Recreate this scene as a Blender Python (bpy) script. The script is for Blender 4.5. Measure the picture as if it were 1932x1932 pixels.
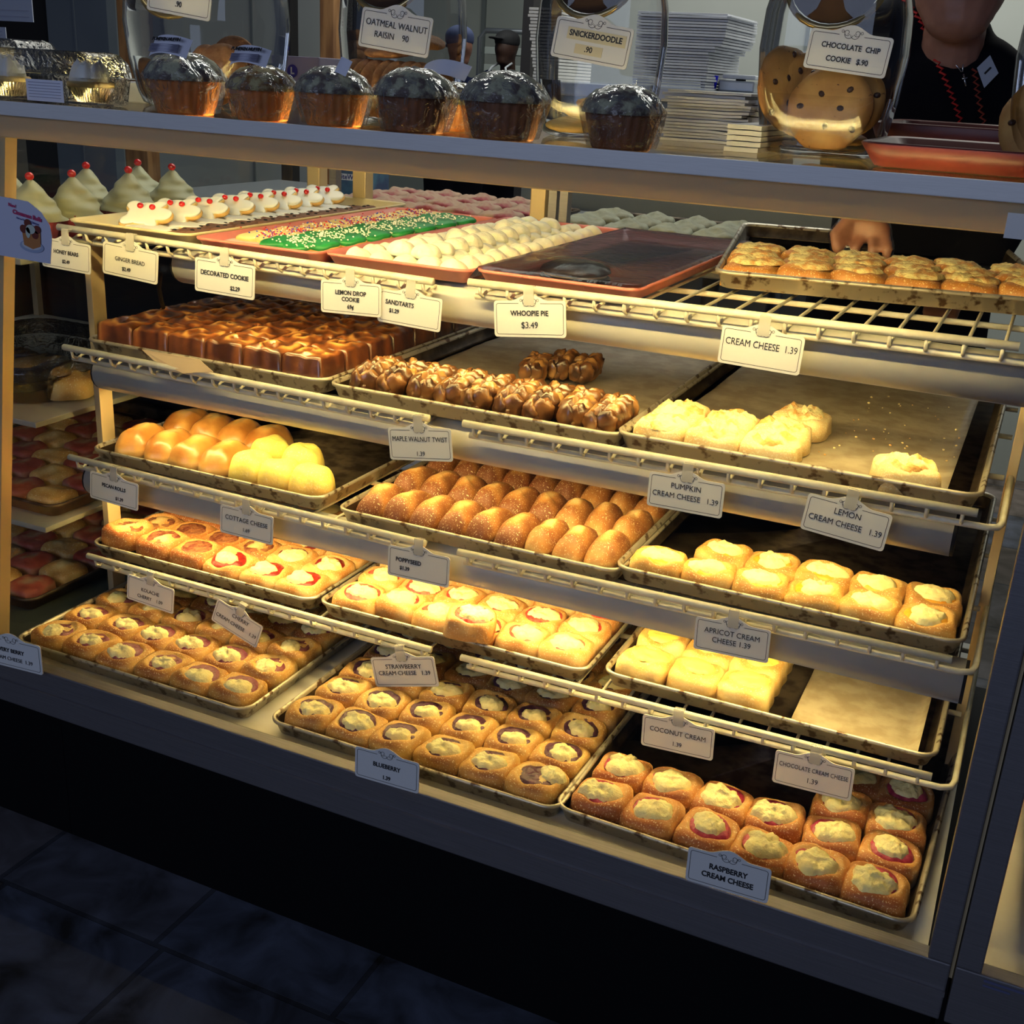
import bpy, bmesh, math, random
from math import sin, cos, pi, radians, sqrt, exp
from mathutils import Vector, Matrix, noise
random.seed(7)
S = bpy.context.scene
COL = S.collection
for o in list(bpy.data.objects): bpy.data.objects.remove(o)

# ------------------------------------------------------------------ camera
CP = Vector((1.3, -1.2087, .9077)); YAW, PIT, ROL, F = .4131, .3585, .057, 2194.
_cy, _sy = cos(YAW), sin(YAW)
FWD = Vector((-_sy*cos(PIT), _cy*cos(PIT), -sin(PIT)))
_r0 = Vector((_cy, _sy, 0)); _u0 = _r0.cross(FWD)
RGT = cos(ROL)*_r0 + sin(ROL)*_u0; UP = -sin(ROL)*_r0 + cos(ROL)*_u0
cam = bpy.data.cameras.new('camera'); camo = bpy.data.objects.new('camera', cam); COL.objects.link(camo)
cam.sensor_width = 36; cam.lens = 36*F/1932; cam.clip_start = .02
m = Matrix((RGT, UP, -FWD)).transposed().to_4x4(); m.translation = CP; camo.matrix_world = m
S.camera = camo
def U(px, py, x=None, y=None, z=None):
    """point of the surveyed place seen at a photograph pixel, on a known plane"""
    d = FWD + RGT*(px-966)/F - UP*(py-966)/F
    t = (x-CP.x)/d.x if x is not None else (y-CP.y)/d.y if y is not None else (z-CP.z)/d.z
    return CP + d*t
# ------------------------------------------------------------------ world, light, exposure
W = bpy.data.worlds.new('world'); S.world = W; W.use_nodes = True
W.node_tree.nodes['Background'].inputs[0].default_value = (.42, .52, .8, 1)
W.node_tree.nodes['Background'].inputs[1].default_value = .055
def area(name, loc, target, sx, sy, col, power):
    l = bpy.data.lights.new(name, 'AREA'); l.shape = 'RECTANGLE'; l.size = sx; l.size_y = sy; l.color = col; l.energy = power
    o = bpy.data.objects.new(name, l); COL.objects.link(o); o.location = loc
    o.rotation_euler = (Vector(target)-Vector(loc)).to_track_quat('-Z', 'Y').to_euler(); return o
area('shop_window_light', (.2, -4.4, 1.9), (.6, 0, .6), 3.2, 1.6, (.58, .70, 1.), 39)
area('back_room_fill_light', (-1.6, 5.6, 2.4), (-1.6, 6.4, 0), 2., 1., (.95, 1., .92), 28)  # extra unseen light, added to brighten the deep back room
area('kitchen_ceiling_light', (.6, 2.2, 2.3), (.3, 2.6, 0), 3.2, 1.2, (1., 1., .90), 60)
TUBE_COL = (1., .75, .28); TUBE = 40.; TOPTUBE = 95.
vs = S.view_settings; vs.view_transform = 'Standard'; vs.look = 'None'; vs.exposure = 0; vs.gamma = 1
try: vs.use_curve_mapping = False
except Exception: pass

# ------------------------------------------------------------------ materials
MATS = {}
def nm(name):
    m = bpy.data.materials.new(name); m.use_nodes = True; nt = m.node_tree
    return m, nt, nt.nodes['Principled BSDF'], nt.nodes, nt.links
def mat(name, c, rough=.5, metal=0, c2=None, scale=30, det=6, th=(.4, .6), bump=0, bscale=None, emit=None, spec=None, trans=0, coat=0, stretch=None):
    if name in MATS: return MATS[name]
    m, nt, b, N, L = nm(name)
    b.inputs['Base Color'].default_value = (*c, 1); b.inputs['Roughness'].default_value = rough; b.inputs['Metallic'].default_value = metal
    if spec is not None: b.inputs['Specular IOR Level'].default_value = spec
    if coat: b.inputs['Coat Weight'].default_value = coat; b.inputs['Coat Roughness'].default_value = .15
    if trans: b.inputs['Subsurface Weight'].default_value = trans; b.inputs['Subsurface Radius'].default_value = (.01, .006, .003); b.inputs['Subsurface Scale'].default_value = .5
    tc = N.new('ShaderNodeTexCoord'); mp = N.new('ShaderNodeMapping'); L.new(tc.outputs['Object'], mp.inputs[0])
    if stretch: mp.inputs['Scale'].default_value = stretch
    if c2:
        n = N.new('ShaderNodeTexNoise'); n.inputs['Scale'].default_value = scale; n.inputs['Detail'].default_value = det; L.new(mp.outputs[0], n.inputs[0])
        r = N.new('ShaderNodeValToRGB'); r.color_ramp.elements[0].position = th[0]; r.color_ramp.elements[1].position = th[1]
        r.color_ramp.elements[0].color = (*c, 1); r.color_ramp.elements[1].color = (*c2, 1)
        L.new(n.outputs['Fac'], r.inputs[0]); L.new(r.outputs[0], b.inputs['Base Color'])
    if bump:
        n = N.new('ShaderNodeTexNoise'); n.inputs['Scale'].default_value = bscale or scale; n.inputs['Detail'].default_value = 4; L.new(mp.outputs[0], n.inputs[0])
        bp = N.new('ShaderNodeBump'); bp.inputs['Strength'].default_value = bump; bp.inputs['Distance'].default_value = .002
        L.new(n.outputs['Fac'], bp.inputs['Height']); L.new(bp.outputs[0], b.inputs['Normal'])
    if emit: b.inputs['Emission Color'].default_value = (*emit[0], 1); b.inputs['Emission Strength'].default_value = emit[1]
    MATS[name] = m; return m
def dough(name, pale, gold, brown, rough=.55, speck=None, coat=0, bump=.5, bs=160, bias=0.):
    """bread colour: baked areas follow the per-vertex 'bake' value of the crust, broken up by noise"""
    if name in MATS: return MATS[name]
    m, nt, b, N, L = nm(name)
    b.inputs['Roughness'].default_value = rough
    b.inputs['Subsurface Weight'].default_value = .08; b.inputs['Subsurface Radius'].default_value = (.01, .006, .002); b.inputs['Subsurface Scale'].default_value = .4
    if coat: b.inputs['Coat Weight'].default_value = coat; b.inputs['Coat Roughness'].default_value = .2
    at = N.new('ShaderNodeAttribute'); at.attribute_name = 'bake'
    tc = N.new('ShaderNodeTexCoord'); n = N.new('ShaderNodeTexNoise'); n.inputs['Scale'].default_value = 45; n.inputs['Detail'].default_value = 5
    L.new(tc.outputs['Object'], n.inputs[0])
    ma = N.new('ShaderNodeMath'); ma.operation = 'MULTIPLY_ADD'; ma.inputs[1].default_value = .5; ma.inputs[2].default_value = -.25+bias
    L.new(n.outputs['Fac'], ma.inputs[0]); ad = N.new('ShaderNodeMath'); ad.operation = 'ADD'; L.new(ma.outputs[0], ad.inputs[0]); L.new(at.outputs['Fac'], ad.inputs[1])
    r = N.new('ShaderNodeValToRGB'); e = r.color_ramp.elements; e[0].position = .08; e[0].color = (*pale, 1); e[1].position = .95; e[1].color = (*brown, 1)
    k = e.new(.5); k.color = (*gold, 1); L.new(ad.outputs[0], r.inputs[0])
    out = r.outputs[0]
    n2 = N.new('ShaderNodeTexNoise'); n2.inputs['Scale'].default_value = bs*3; n2.inputs['Detail'].default_value = 3; L.new(tc.outputs['Object'], n2.inputs[0])
    if speck:
        r2 = N.new('ShaderNodeValToRGB'); r2.color_ramp.elements[0].position = speck[1]; r2.color_ramp.elements[1].position = speck[1]+.06; L.new(n2.outputs['Fac'], r2.inputs[0])
        mx = N.new('ShaderNodeMixRGB'); mx.inputs[2].default_value = (*speck[0], 1); L.new(r2.outputs[0], mx.inputs[0]); L.new(out, mx.inputs[1]); out = mx.outputs[0]
    L.new(out, b.inputs['Base Color'])
    bp = N.new('ShaderNodeBump'); bp.inputs['Strength'].default_value = bump; bp.inputs['Distance'].default_value = .0015
    n3 = N.new('ShaderNodeTexNoise'); n3.inputs['Scale'].default_value = bs; n3.inputs['Detail'].default_value = 6; L.new(tc.outputs['Object'], n3.inputs[0])
    L.new(n3.outputs['Fac'], bp.inputs['Height']); L.new(bp.outputs[0], b.inputs['Normal'])
    MATS[name] = m; return m
def clear(name, tint=(1, 1, 1), rough=.03, boost=1., ior=1.45, bump=0, bs=40, base=0.):
    """thin clear sheet: fresnel reflection over straight transmission"""
    if name in MATS: return MATS[name]
    m, nt, b, N, L = nm(name); N.remove(b)
    out = N['Material Output']; t = N.new('ShaderNodeBsdfTransparent'); t.inputs[0].default_value = (*tint, 1)
    g = N.new('ShaderNodeBsdfGlossy'); g.inputs['Roughness'].default_value = rough
    fr = N.new('ShaderNodeFresnel'); fr.inputs[0].default_value = ior
    ma = N.new('ShaderNodeMath'); ma.operation = 'MULTIPLY_ADD'; ma.use_clamp = True; ma.inputs[1].default_value = boost; ma.inputs[2].default_value = base; L.new(fr.outputs[0], ma.inputs[0])
    mx = N.new('ShaderNodeMixShader'); L.new(ma.outputs[0], mx.inputs[0]); L.new(t.outputs[0], mx.inputs[1]); L.new(g.outputs[0], mx.inputs[2]); L.new(mx.outputs[0], out.inputs[0])
    if bump:
        tc = N.new('ShaderNodeTexCoord'); n = N.new('ShaderNodeTexNoise'); n.inputs['Scale'].default_value = bs; n.inputs['Detail'].default_value = 3; n.inputs['Distortion'].default_value = 1.5
        L.new(tc.outputs['Object'], n.inputs[0]); bp = N.new('ShaderNodeBump'); bp.inputs['Strength'].default_value = bump; bp.inputs['Distance'].default_value = .01
        L.new(n.outputs['Fac'], bp.inputs['Height']); L.new(bp.outputs[0], g.inputs['Normal']); L.new(bp.outputs[0], fr.inputs['Normal'])
    MATS[name] = m; return m

M_alu = mat('brushed_aluminium', (.22, .21, .23), .42, .7, c2=(.27, .26, .28), scale=8, stretch=(2, 60, 300), bump=.15, bscale=30)
M_edge = mat('counter_edge_metal', (.74, .73, .73), .45, .15, c2=(.8, .79, .79), scale=10, stretch=(3, 60, 200))
M_gold = mat('champagne_metal', (.60, .46, .26), .42, .35, c2=(.66, .52, .31), scale=6)
M_fasc = mat('tan_fascia', (.78, .62, .38), .4, .1)
M_black = mat('black_base_panel', (.004, .004, .005), .6, spec=.15)
M_deck = mat('white_deck', (.82, .8, .74), .3, c2=(.72, .68, .6), scale=9, spec=.5)
M_wire = mat('cream_coated_wire', (.86, .82, .68), .35, c2=(.78, .72, .55), scale=60)
M_hous = mat('white_lamp_housing', (.62, .60, .55), .35, c2=(.57, .55, .51), scale=14)
M_tube = mat('lamp_tube_glow', (1, .9, .7), .5, emit=(TUBE_COL, TUBE))
M_ttube = mat('top_lamp_tube_glow', (1, .9, .7), .5, emit=(TUBE_COL, TOPTUBE))
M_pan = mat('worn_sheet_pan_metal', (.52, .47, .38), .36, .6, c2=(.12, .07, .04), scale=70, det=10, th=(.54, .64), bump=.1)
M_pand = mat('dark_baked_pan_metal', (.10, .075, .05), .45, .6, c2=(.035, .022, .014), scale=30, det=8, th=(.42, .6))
M_paper = mat('baking_parchment', (.40, .34, .25), .5, c2=(.30, .24, .165), scale=34, det=7, bump=.5, bscale=70)
M_tag = mat('white_tag_card', (.80, .79, .78), .45)
M_ink = mat('black_ink', (.015, .015, .02), .6)
M_inkp = mat('blue_ink', (.05, .05, .25), .6)
M_inkr = mat('raspberry_ink', (.55, .03, .14), .6)
M_clip = mat('clear_plastic_clip', (.75, .73, .68), .2); M_clip.node_tree.nodes['Principled BSDF'].inputs['Alpha'].default_value = .35
M_glass = clear('case_glass', (.96, .98, .97), .01, .55)
M_tglass = clear('counter_glass', (.93, .95, .93), .03, .8)
M_jar = clear('jar_glass', (.95, .96, .97), .03, .9, base=.01)
M_wrap = clear('cling_film', (.97, .97, .98), .10, .55, bump=.7, bs=45, base=.01)
M_box = clear('clear_clamshell_plastic', (.95, .96, .97), .08, 1., bump=.4, bs=50, base=.03)
M_dough = dough('kolache_dough', (.84, .62, .26), (.66, .36, .09), (.34, .12, .025), speck=((.88, .72, .4), .6))
M_doughr = dough('reddish_kolache_dough', (.84, .60, .28), (.68, .32, .09), (.38, .11, .025), speck=((.88, .68, .42), .6))
M_glaze = dough('glazed_roll_dough', (.82, .6, .28), (.7, .36, .09), (.36, .12, .02), rough=.35, coat=.4, bump=.3)
M_poppy = dough('sugar_dusted_roll_dough', (.80, .56, .24), (.50, .22, .06), (.2, .06, .018), speck=((.80, .64, .38), .61), bump=.4)
M_caram = dough('caramel_glazed_dough', (.66, .36, .10), (.24, .075, .02), (.06, .016, .006), rough=.28, coat=.9, bump=.9, bs=60)
M_twist = dough('maple_glazed_dough', (.50, .27, .09), (.20, .08, .025), (.05, .017, .008), rough=.3, coat=.8, bump=.9, bs=90)
M_white = dough('powdered_cookie', (.88, .84, .7), (.85, .78, .6), (.7, .55, .3), rough=.8, bump=.7)
M_cook = dough('sugar_cookie', (.85, .68, .36), (.8, .58, .24), (.6, .34, .1), rough=.7)
M_ccook = dough('chocolate_chip_cookie_dough', (.66, .40, .13), (.52, .28, .08), (.34, .15, .04), rough=.7, speck=((.10, .04, .02), .68), bs=60)
M_brcook = mat('brown_oat_cookie', (.30, .13, .05), .8, c2=(.42, .2, .08), scale=80, bump=1., bscale=120)
M_gbread = mat('gingerbread', (.13, .05, .025), .7, c2=(.2, .08, .04), scale=50, bump=.6)
M_cream = mat('cream_cheese_topping', (.95, .86, .46), .6, c2=(.92, .78, .36), scale=70, bump=.8, bscale=240, trans=.1)
M_yel = mat('yellow_custard_topping', (.93, .74, .16), .5, c2=(.9, .66, .12), scale=60, bump=.5, bscale=180)
M_crumb = mat('crumb_topping', (.92, .80, .40), .8, c2=(.72, .38, .11), scale=55, th=(.46, .62), bump=1., bscale=260)
M_icing = mat('white_icing', (.86, .85, .8), .35)
M_green = mat('green_icing', (.005, .16, .035), .5, c2=(.01, .22, .05), scale=70)
M_cherry = mat('red_candied_cherry', (.62, .01, .01), .15, coat=.5)
M_choc = mat('chocolate_cake', (.035, .014, .01), .5, c2=(.055, .022, .014), scale=50, bump=.4)
FILL = {'very_berry': mat('berry_filling', (.22, .035, .07), .35, c2=(.30, .10, .12), scale=90, bump=1., bscale=160),
        'blueberry': mat('blueberry_filling', (.07, .018, .05), .3, c2=(.14, .05, .09), scale=90, bump=1., bscale=160),
        'raspberry': mat('raspberry_filling', (.36, .015, .06), .3, c2=(.5, .06, .12), scale=90, bump=1., bscale=160),
        'cherry': mat('cherry_filling', (.36, .02, .015), .3, c2=(.2, .02, .02), scale=110, bump=1., bscale=160),
        'cherry_nut': mat('dark_cherry_filling', (.17, .03, .02), .5, c2=(.36, .14, .06), scale=130, bump=1., bscale=200),
        'strawberry': mat('strawberry_filling', (.62, .03, .035), .3, c2=(.7, .12, .08), scale=110, bump=1., bscale=160),
        'apricot': mat('apricot_filling', (.85, .36, .03), .3, c2=(.8, .42, .06), scale=80, bump=.8, bscale=120)}
M_tpink = mat('salmon_pink_plastic', (.72, .22, .17), .35, c2=(.68, .19, .15), scale=20)
M_tbeige = mat('beige_plastic', (.72, .62, .38), .4, c2=(.66, .55, .32), scale=20)
M_wood = mat('knotty_pine', (.30, .15, .055), .6, c2=(.16, .07, .025), scale=5, det=8, stretch=(6, 6, .8), th=(.42, .62))
M_wall = mat('pale_wall_panel', (.36, .38, .35), .6, c2=(.39, .41, .38), scale=2)
M_wallg = mat('grey_door_panel', (.13, .16, .2), .5, c2=(.15, .18, .22), scale=3)
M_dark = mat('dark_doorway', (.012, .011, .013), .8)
M_cardw = mat('white_paperboard', (.62, .64, .68), .6, c2=(.56, .58, .62), scale=12)
M_cardi = mat('paper_sheets', (.7, .68, .64), .7, c2=(.62, .6, .56), scale=14)
M_red = mat('dark_red_tray', (.11, .012, .010), .45, c2=(.14, .018, .013), scale=20)
M_skin = mat('skin', (.40, .19, .13), .5, c2=(.34, .15, .10), scale=30, trans=.1, bump=.2)
M_skind = mat('dark_skin', (.05, .022, .015), .5, c2=(.06, .027, .018), scale=30)
M_cloth = mat('black_cloth', (.006, .006, .010), .95, spec=.1)
M_navy = mat('navy_cloth', (.008, .012, .04), .9, spec=.1)
M_blue = mat('royal_blue_cloth', (.01, .012, .42), .9, spec=.1)
M_rick = mat('red_rickrack', (.48, .012, .012), .8)
M_silver = mat('silver_chain', (.6, .6, .62), .25, 1.)
M_foil = mat('pleated_foil', (.75, .72, .68), .22, 1., c2=(.6, .56, .5), scale=60)
M_cupp = mat('orange_paper_cup', (.62, .24, .06), .6, c2=(.5, .17, .04), scale=30, trans=.3)
M_cupd = mat('brown_paper_cup', (.14, .05, .02), .6, c2=(.22, .09, .04), scale=30)
M_muff = mat('crumb_muffin_top', (.40, .40, .28), .8, c2=(.13, .10, .09), scale=75, det=5, th=(.46, .6), bump=1., bscale=170)
M_muffp = mat('pumpkin_crumb_muffin_top', (.42, .36, .18), .8, c2=(.22, .1, .03), scale=75, det=5, th=(.46, .6), bump=1., bscale=170)
M_steel = mat('steel', (.35, .37, .4), .4, .8)
M_hair = mat('dark_hair', (.02, .013, .01), .7)

# ------------------------------------------------------------------ object helpers
def link(o, parent=None):
    COL.objects.link(o)
    if parent: o.parent = parent
    return o
def setp(o, label=None, cat=None, group=None, kind=None):
    if label: o['label'] = label
    if cat: o['category'] = cat
    if group: o['group'] = group
    if kind: o['kind'] = kind
    return o
def thing(name, label, cat, loc=(0, 0, 0), rz=0, group=None, rot=None):
    o = bpy.data.objects.new(name, None); o.empty_display_size = .02; link(o); o.location = loc
    o.rotation_euler = rot or (0, 0, rz); return setp(o, label, cat, group)
class MB:
    """collects shapes, then links them as ONE mesh object"""
    def __init__(s): s.v = []; s.f = []; s.a = []
    def add(s, v, f, a=None):
        k = len(s.v); s.v += [tuple(p) for p in v]; s.f += [tuple(i+k for i in q) for q in f]; s.a += list(a) if a else [0.]*len(v); return s
    def box(s, x0, x1, y0, y1, z0, z1, M=None, bev=0):
        if bev:
            b = min(bev, (x1-x0)*.45, (y1-y0)*.45, (z1-z0)*.45)
            bm = bmesh.new(); bmesh.ops.create_cube(bm, size=1, matrix=Matrix.Translation(((x0+x1)/2, (y0+y1)/2, (z0+z1)/2)) @ Matrix.Diagonal((x1-x0, y1-y0, z1-z0, 1)))
            bmesh.ops.bevel(bm, geom=list(bm.edges), offset=b, segments=2, affect='EDGES', profile=.6)
            v = [p.co.copy() for p in bm.verts]; f = [[q.index for q in t.verts] for t in bm.faces]; bm.free()
        else:
            v = [Vector((x, y, z)) for x in (x0, x1) for y in (y0, y1) for z in (z0, z1)]
            f = [(0, 1, 3, 2), (4, 6, 7, 5), (0, 4, 5, 1), (2, 3, 7, 6), (0, 2, 6, 4), (1, 5, 7, 3)]
        if M: v = [M @ p for p in v]
        return s.add(v, f)
    def tube(s, pts, r, n=8, closed=False, cap=True):
        pts = [Vector(p) for p in pts]; rs = r if isinstance(r, (list, tuple)) else [r]*len(pts)
        V = []; Fc = []; L = len(pts); up = None
        for i, p in enumerate(pts):
            a = pts[(i-1) % L] if (i or closed) else p; b = pts[(i+1) % L] if (i < L-1 or closed) else p
            t = (b-a).normalized()
            if up is None: up = Vector((0, 0, 1)) if abs(t.z) < .9 else Vector((1, 0, 0))
            x = t.cross(up).normalized(); up = x.cross(t).normalized()
            for k in range(n): V.append(p + x*cos(2*pi*k/n)*rs[i] + up*sin(2*pi*k/n)*rs[i])
        for i in range(L if closed else L-1):
            j = (i+1) % L
            for k in range(n): Fc.append((i*n+k, i*n+(k+1) % n, j*n+(k+1) % n, j*n+k))
        if cap and not closed: Fc.append(tuple(range(n))[::-1]); Fc.append(tuple((L-1)*n+k for k in range(n)))
        return s.add(V, Fc)
    def lathe(s, prof, n=32, flute=0, nf=24, sq=None, M=None, cap=False):
        V = []; Fc = []
        for i, (r, z) in enumerate(prof):
            for k in range(n):
                t = 2*pi*k/n; rr = r*(1+flute*(cos(nf*t)))
                if sq: rr *= 1/((abs(cos(t))**sq+abs(sin(t))**sq)**(1/sq))
                V.append(Vector((rr*cos(t), rr*sin(t), z)))
        for i in range(len(prof)-1):
            for k in range(n): Fc.append((i*n+k, i*n+(k+1) % n, (i+1)*n+(k+1) % n, (i+1)*n+k))
        if cap: Fc.append(tuple(range(n))[::-1]); Fc.append(tuple((len(prof)-1)*n+k for k in range(n)))
        if M: V = [M @ p for p in V]
        return s.add(V, Fc)
    def ell(s, c, r, nu=16, nv=10, nz=0, nsc=30, R=None):
        V = []; Fc = []
        for i in range(nv+1):
            ph = pi*i/nv
            for k in range(nu):
                t = 2*pi*k/nu; d = Vector((sin(ph)*cos(t), sin(ph)*sin(t), cos(ph)))
                q = Vector((d.x*r[0], d.y*r[1], d.z*r[2]))
                if nz: q *= 1+nz*noise.noise(d*2+Vector(c)*nsc)
                if R: q = R @ q
                V.append(q+Vector(c))
        for i in range(nv):
            for k in range(nu): Fc.append((i*nu+k, (i+1)*nu+k, (i+1)*nu+(k+1) % nu, i*nu+(k+1) % nu))
        return s.add(V, Fc)
    def mesh(s, name, mt, smooth=True):
        me = bpy.data.meshes.new(name); me.from_pydata(s.v, [], s.f); me.update()
        if any(s.a):
            at = me.attributes.new('bake', 'FLOAT', 'POINT'); at.data.foreach_set('value', s.a)
        me.materials.append(mt)
        if smooth: me.polygons.foreach_set('use_smooth', [True]*len(me.polygons))
        return me
    def build(s, name, mt, parent=None, smooth=False, loc=None):
        o = link(bpy.data.objects.new(name, s.mesh(name, mt, smooth)), parent)
        if loc: o.location = loc
        return o
def inst(name, me, parent=None, loc=(0, 0, 0), rot=(0, 0, 0), sc=(1, 1, 1)):
    o = bpy.data.objects.new(name, me); link(o, parent); o.location = loc; o.rotation_euler = rot; o.scale = sc; return o
def copy_tree(src, loc, rot=None, label=None, group=None):
    r = src.copy(); COL.objects.link(r); r.location = loc
    if rot is not None: r.rotation_euler = rot
    if label: r['label'] = label
    if group: r['group'] = group
    for ch in src.children:
        c = ch.copy(); COL.objects.link(c); c.parent = r
        for g in ch.children: d = g.copy(); COL.objects.link(d); d.parent = c
    return r
_T = {}
def text_mesh(body, size, bold=0., mt=None, align='CENTER', font_shear=0):
    key = (body, size, bold, mt.name, align)
    if key in _T: return _T[key]
    c = bpy.data.curves.new('lettering', 'FONT'); c.body = body; c.size = size; c.align_x = align; c.align_y = 'CENTER'; c.offset = bold; c.extrude = .0001
    c.resolution_u = 3; c.shear = font_shear
    o = bpy.data.objects.new('tmp', c); COL.objects.link(o); dg = bpy.context.evaluated_depsgraph_get()
    me = bpy.data.meshes.new_from_object(o.evaluated_get(dg)); bpy.data.objects.remove(o)
    me.materials.clear(); me.materials.append(mt); me.name = 'lettering'; _T[key] = me; return me
def nz(p, s, k=0): return noise.noise(Vector((p[0]*s+k*7.3, p[1]*s-k*3.1, (p[2] if len(p) > 2 else 0)*s+k*1.7)))
def smst(x): x = max(0, min(1, x)); return x*x*(3-2*x)

# ------------------------------------------------------------------ setting: floor, walls
FZ = -.45
def tile_mat():
    m, nt, b, N, L = nm('slate_floor_tile')
    tc = N.new('ShaderNodeTexCoord'); mp = N.new('ShaderNodeMapping'); mp.inputs['Location'].default_value = (-.045+.35*.5, .035, 0)
    L.new(tc.outputs['Object'], mp.inputs[0]); br = N.new('ShaderNodeTexBrick'); br.offset = .06; br.offset_frequency = 2; br.squash = 1
    br.inputs['Scale'].default_value = 1; br.inputs['Brick Width'].default_value = .342; br.inputs['Row Height'].default_value = .342; br.inputs['Mortar Size'].default_value = .005
    br.inputs['Color1'].default_value = (.075, .085, .11, 1); br.inputs['Color2'].default_value = (.12, .09, .065, 1); br.inputs['Mortar'].default_value = (.05, .05, .055, 1); L.new(mp.outputs[0], br.inputs[0])
    n = N.new('ShaderNodeTexNoise'); n.inputs['Scale'].default_value = 9; n.inputs['Detail'].default_value = 9; n.inputs['Distortion'].default_value = .8; L.new(mp.outputs[0], n.inputs[0])
    r = N.new('ShaderNodeValToRGB'); r.color_ramp.elements[0].position = .3; r.color_ramp.elements[0].color = (.35, .3, .25, 1); r.color_ramp.elements[1].position = .75; r.color_ramp.elements[1].color = (2., 2.1, 2.4, 1); L.new(n.outputs[0], r.inputs[0])
    mx = N.new('ShaderNodeMixRGB'); mx.blend_type = 'MULTIPLY'; mx.inputs[0].default_value = 1; L.new(br.outputs[0], mx.inputs[1]); L.new(r.outputs[0], mx.inputs[2]); L.new(mx.outputs[0], b.inputs['Base Color'])
    b.inputs['Roughness'].default_value = .5
    bp = N.new('ShaderNodeBump'); bp.inputs['Strength'].default_value = .5; bp.inputs['Distance'].default_value = .003; L.new(n.outputs[0], bp.inputs['Height'])
    bp2 = N.new('ShaderNodeBump'); bp2.invert = True; bp2.inputs['Distance'].default_value = .003; L.new(br.outputs['Fac'], bp2.inputs['Height']); L.new(bp.outputs[0], bp2.inputs['Normal']); L.new(bp2.outputs[0], b.inputs['Normal'])
    return m
setp(MB().box(-7, 4, -5, 8.1, FZ-.05, FZ).build('floor', tile_mat()), kind='structure')
WY = 3.5
xa, xb = U(640, 60, y=WY).x, U(1035, 60, y=WY).x
setp(MB().box(-6, xa, WY, WY+.1, FZ, 2.6).build('wall_left', M_wall), kind='structure')
setp(MB().box(xb, 4, WY, WY+.1, FZ, 2.6).build('wall_right', M_wall), kind='structure')
setp(MB().box(-7, 1, 8., 8.1, FZ, 2.6).build('wall_back', M_wall), kind='structure')
g = MB()
for x in (-2.2, .32, 1.54): g.box(x, x+.012, WY-.006, WY, FZ, 2.6)
q = U(905, 60, y=7.95).x; g.box(q, q+.03, 7.97, 8., FZ, 2.6)
setp(g.build('trim_1', mat('wall_seam_strip', (.16, .18, .18), .6)), kind='structure')
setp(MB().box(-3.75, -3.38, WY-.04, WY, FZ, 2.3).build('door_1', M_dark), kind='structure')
d = MB().box(-3.37, -2.99, WY-.06, WY, FZ, 2.3).box(-3.2, -3.19, WY-.065, WY-.06, FZ, 2.3)
setp(d.build('door_2', M_wallg), kind='structure')
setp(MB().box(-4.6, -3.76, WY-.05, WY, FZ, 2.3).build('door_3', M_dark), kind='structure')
# wooden posts and dark frame (nearer partition)
for i, (x0, x1, y, mt) in enumerate(((222, 266, 2.5, M_wood), (603, 630, 2.5, M_wood))):
    a = U(x0, 60, y=y).x; b = U(x1, 60, y=y).x
    setp(MB().box(a, b, y, y+.07, FZ, 2.4, bev=.004).build('trim_%d' % (i+2), mt), kind='structure')
a = U(527, 60, y=2.7).x; setp(MB().box(a, a+.05, 2.7, 2.75, FZ, 2.4).build('trim_4', M_dark), kind='structure')
a = U(632, 60, y=2.7).x; setp(MB().box(a, a+.05, 2.7, 2.75, FZ, 2.4).build('trim_5', M_dark), kind='structure')
a = U(985, 60, y=2.5).x; setp(MB().box(a, a+.035, 2.5, 2.55, FZ, 2.4).build('trim_6', M_dark), kind='structure')
# ------------------------------------------------------------------ display case
XL, XR = -.105, 1.318
case = thing('display_case', 'long glass bakery display case with metal frame and black base', 'display case', (0, 0, FZ))
def part(mb, name, mt, parent=case, smooth=False):
    o = mb.build(name, mt, parent, smooth); o.location.z -= FZ if parent is case else 0; return o
part(MB().box(XL-.03, 1.352, .12, .80, FZ, -.055), 'base_panel', M_black)
fr = MB().box(XL-.03, 1.353, -.062, -.040, -.055, .022, bev=.002)
fr.box(XL-.03, 1.353, -.066, -.062, -.02, -.014)
part(fr, 'bottom_frame', M_alu)
part(MB().box(XL-.03, 1.353, -.040, .12, -.055, -.02), 'under_ledge', M_black)
part(MB().box(XL, 1.327, -.0195, .85, -.012, 0), 'deck', M_deck)
part(MB().box(1.328, 1.353, -.062, -.02, .022, .79, bev=.002), 'corner_post', M_alu)
part(MB().box(1.3535, 1.3568, -.055, -.02, .0, .79), 'corner_strip', M_gold)
lp = MB(); a0 = Vector((-.125, -.03, .0)); a1 = Vector((-.005, -.03, .80)); wv = Vector((.032, 0, 0)); dv = Vector((0, .02, 0))
lp.add([a0, a0+wv, a0+wv+dv, a0+dv, a1, a1+wv, a1+wv+dv, a1+dv], [(0, 1, 5, 4), (1, 2, 6, 5), (2, 3, 7, 6), (3, 0, 4, 7)])
part(lp, 'corner_post', M_gold)
part(MB().box(-.100, -.088, .222, .252, .0, .64, bev=.001), 'shelf_upright', M_gold)
part(MB().box(1.305, 1.318, .40, .43, .0, .64, bev=.001), 'shelf_upright', M_gold)
for x in (-.09, .018, .405): part(MB().box(x, x+.03, .835, .865, 0, .80, bev=.002), 'rear_post', M_gold)
for x in (-.04, .44, .462): part(MB().box(x, x+.016, .84, .86, 0, .80), 'rear_post', M_alu)
part(MB().box(XL, XR, .835, .865, .80, .825), 'rear_header', M_gold)
part(MB().box(XL-.03, 1.5, -.062, -.056, .8262, .8435, bev=.001), 'counter_edge', M_edge)
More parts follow.
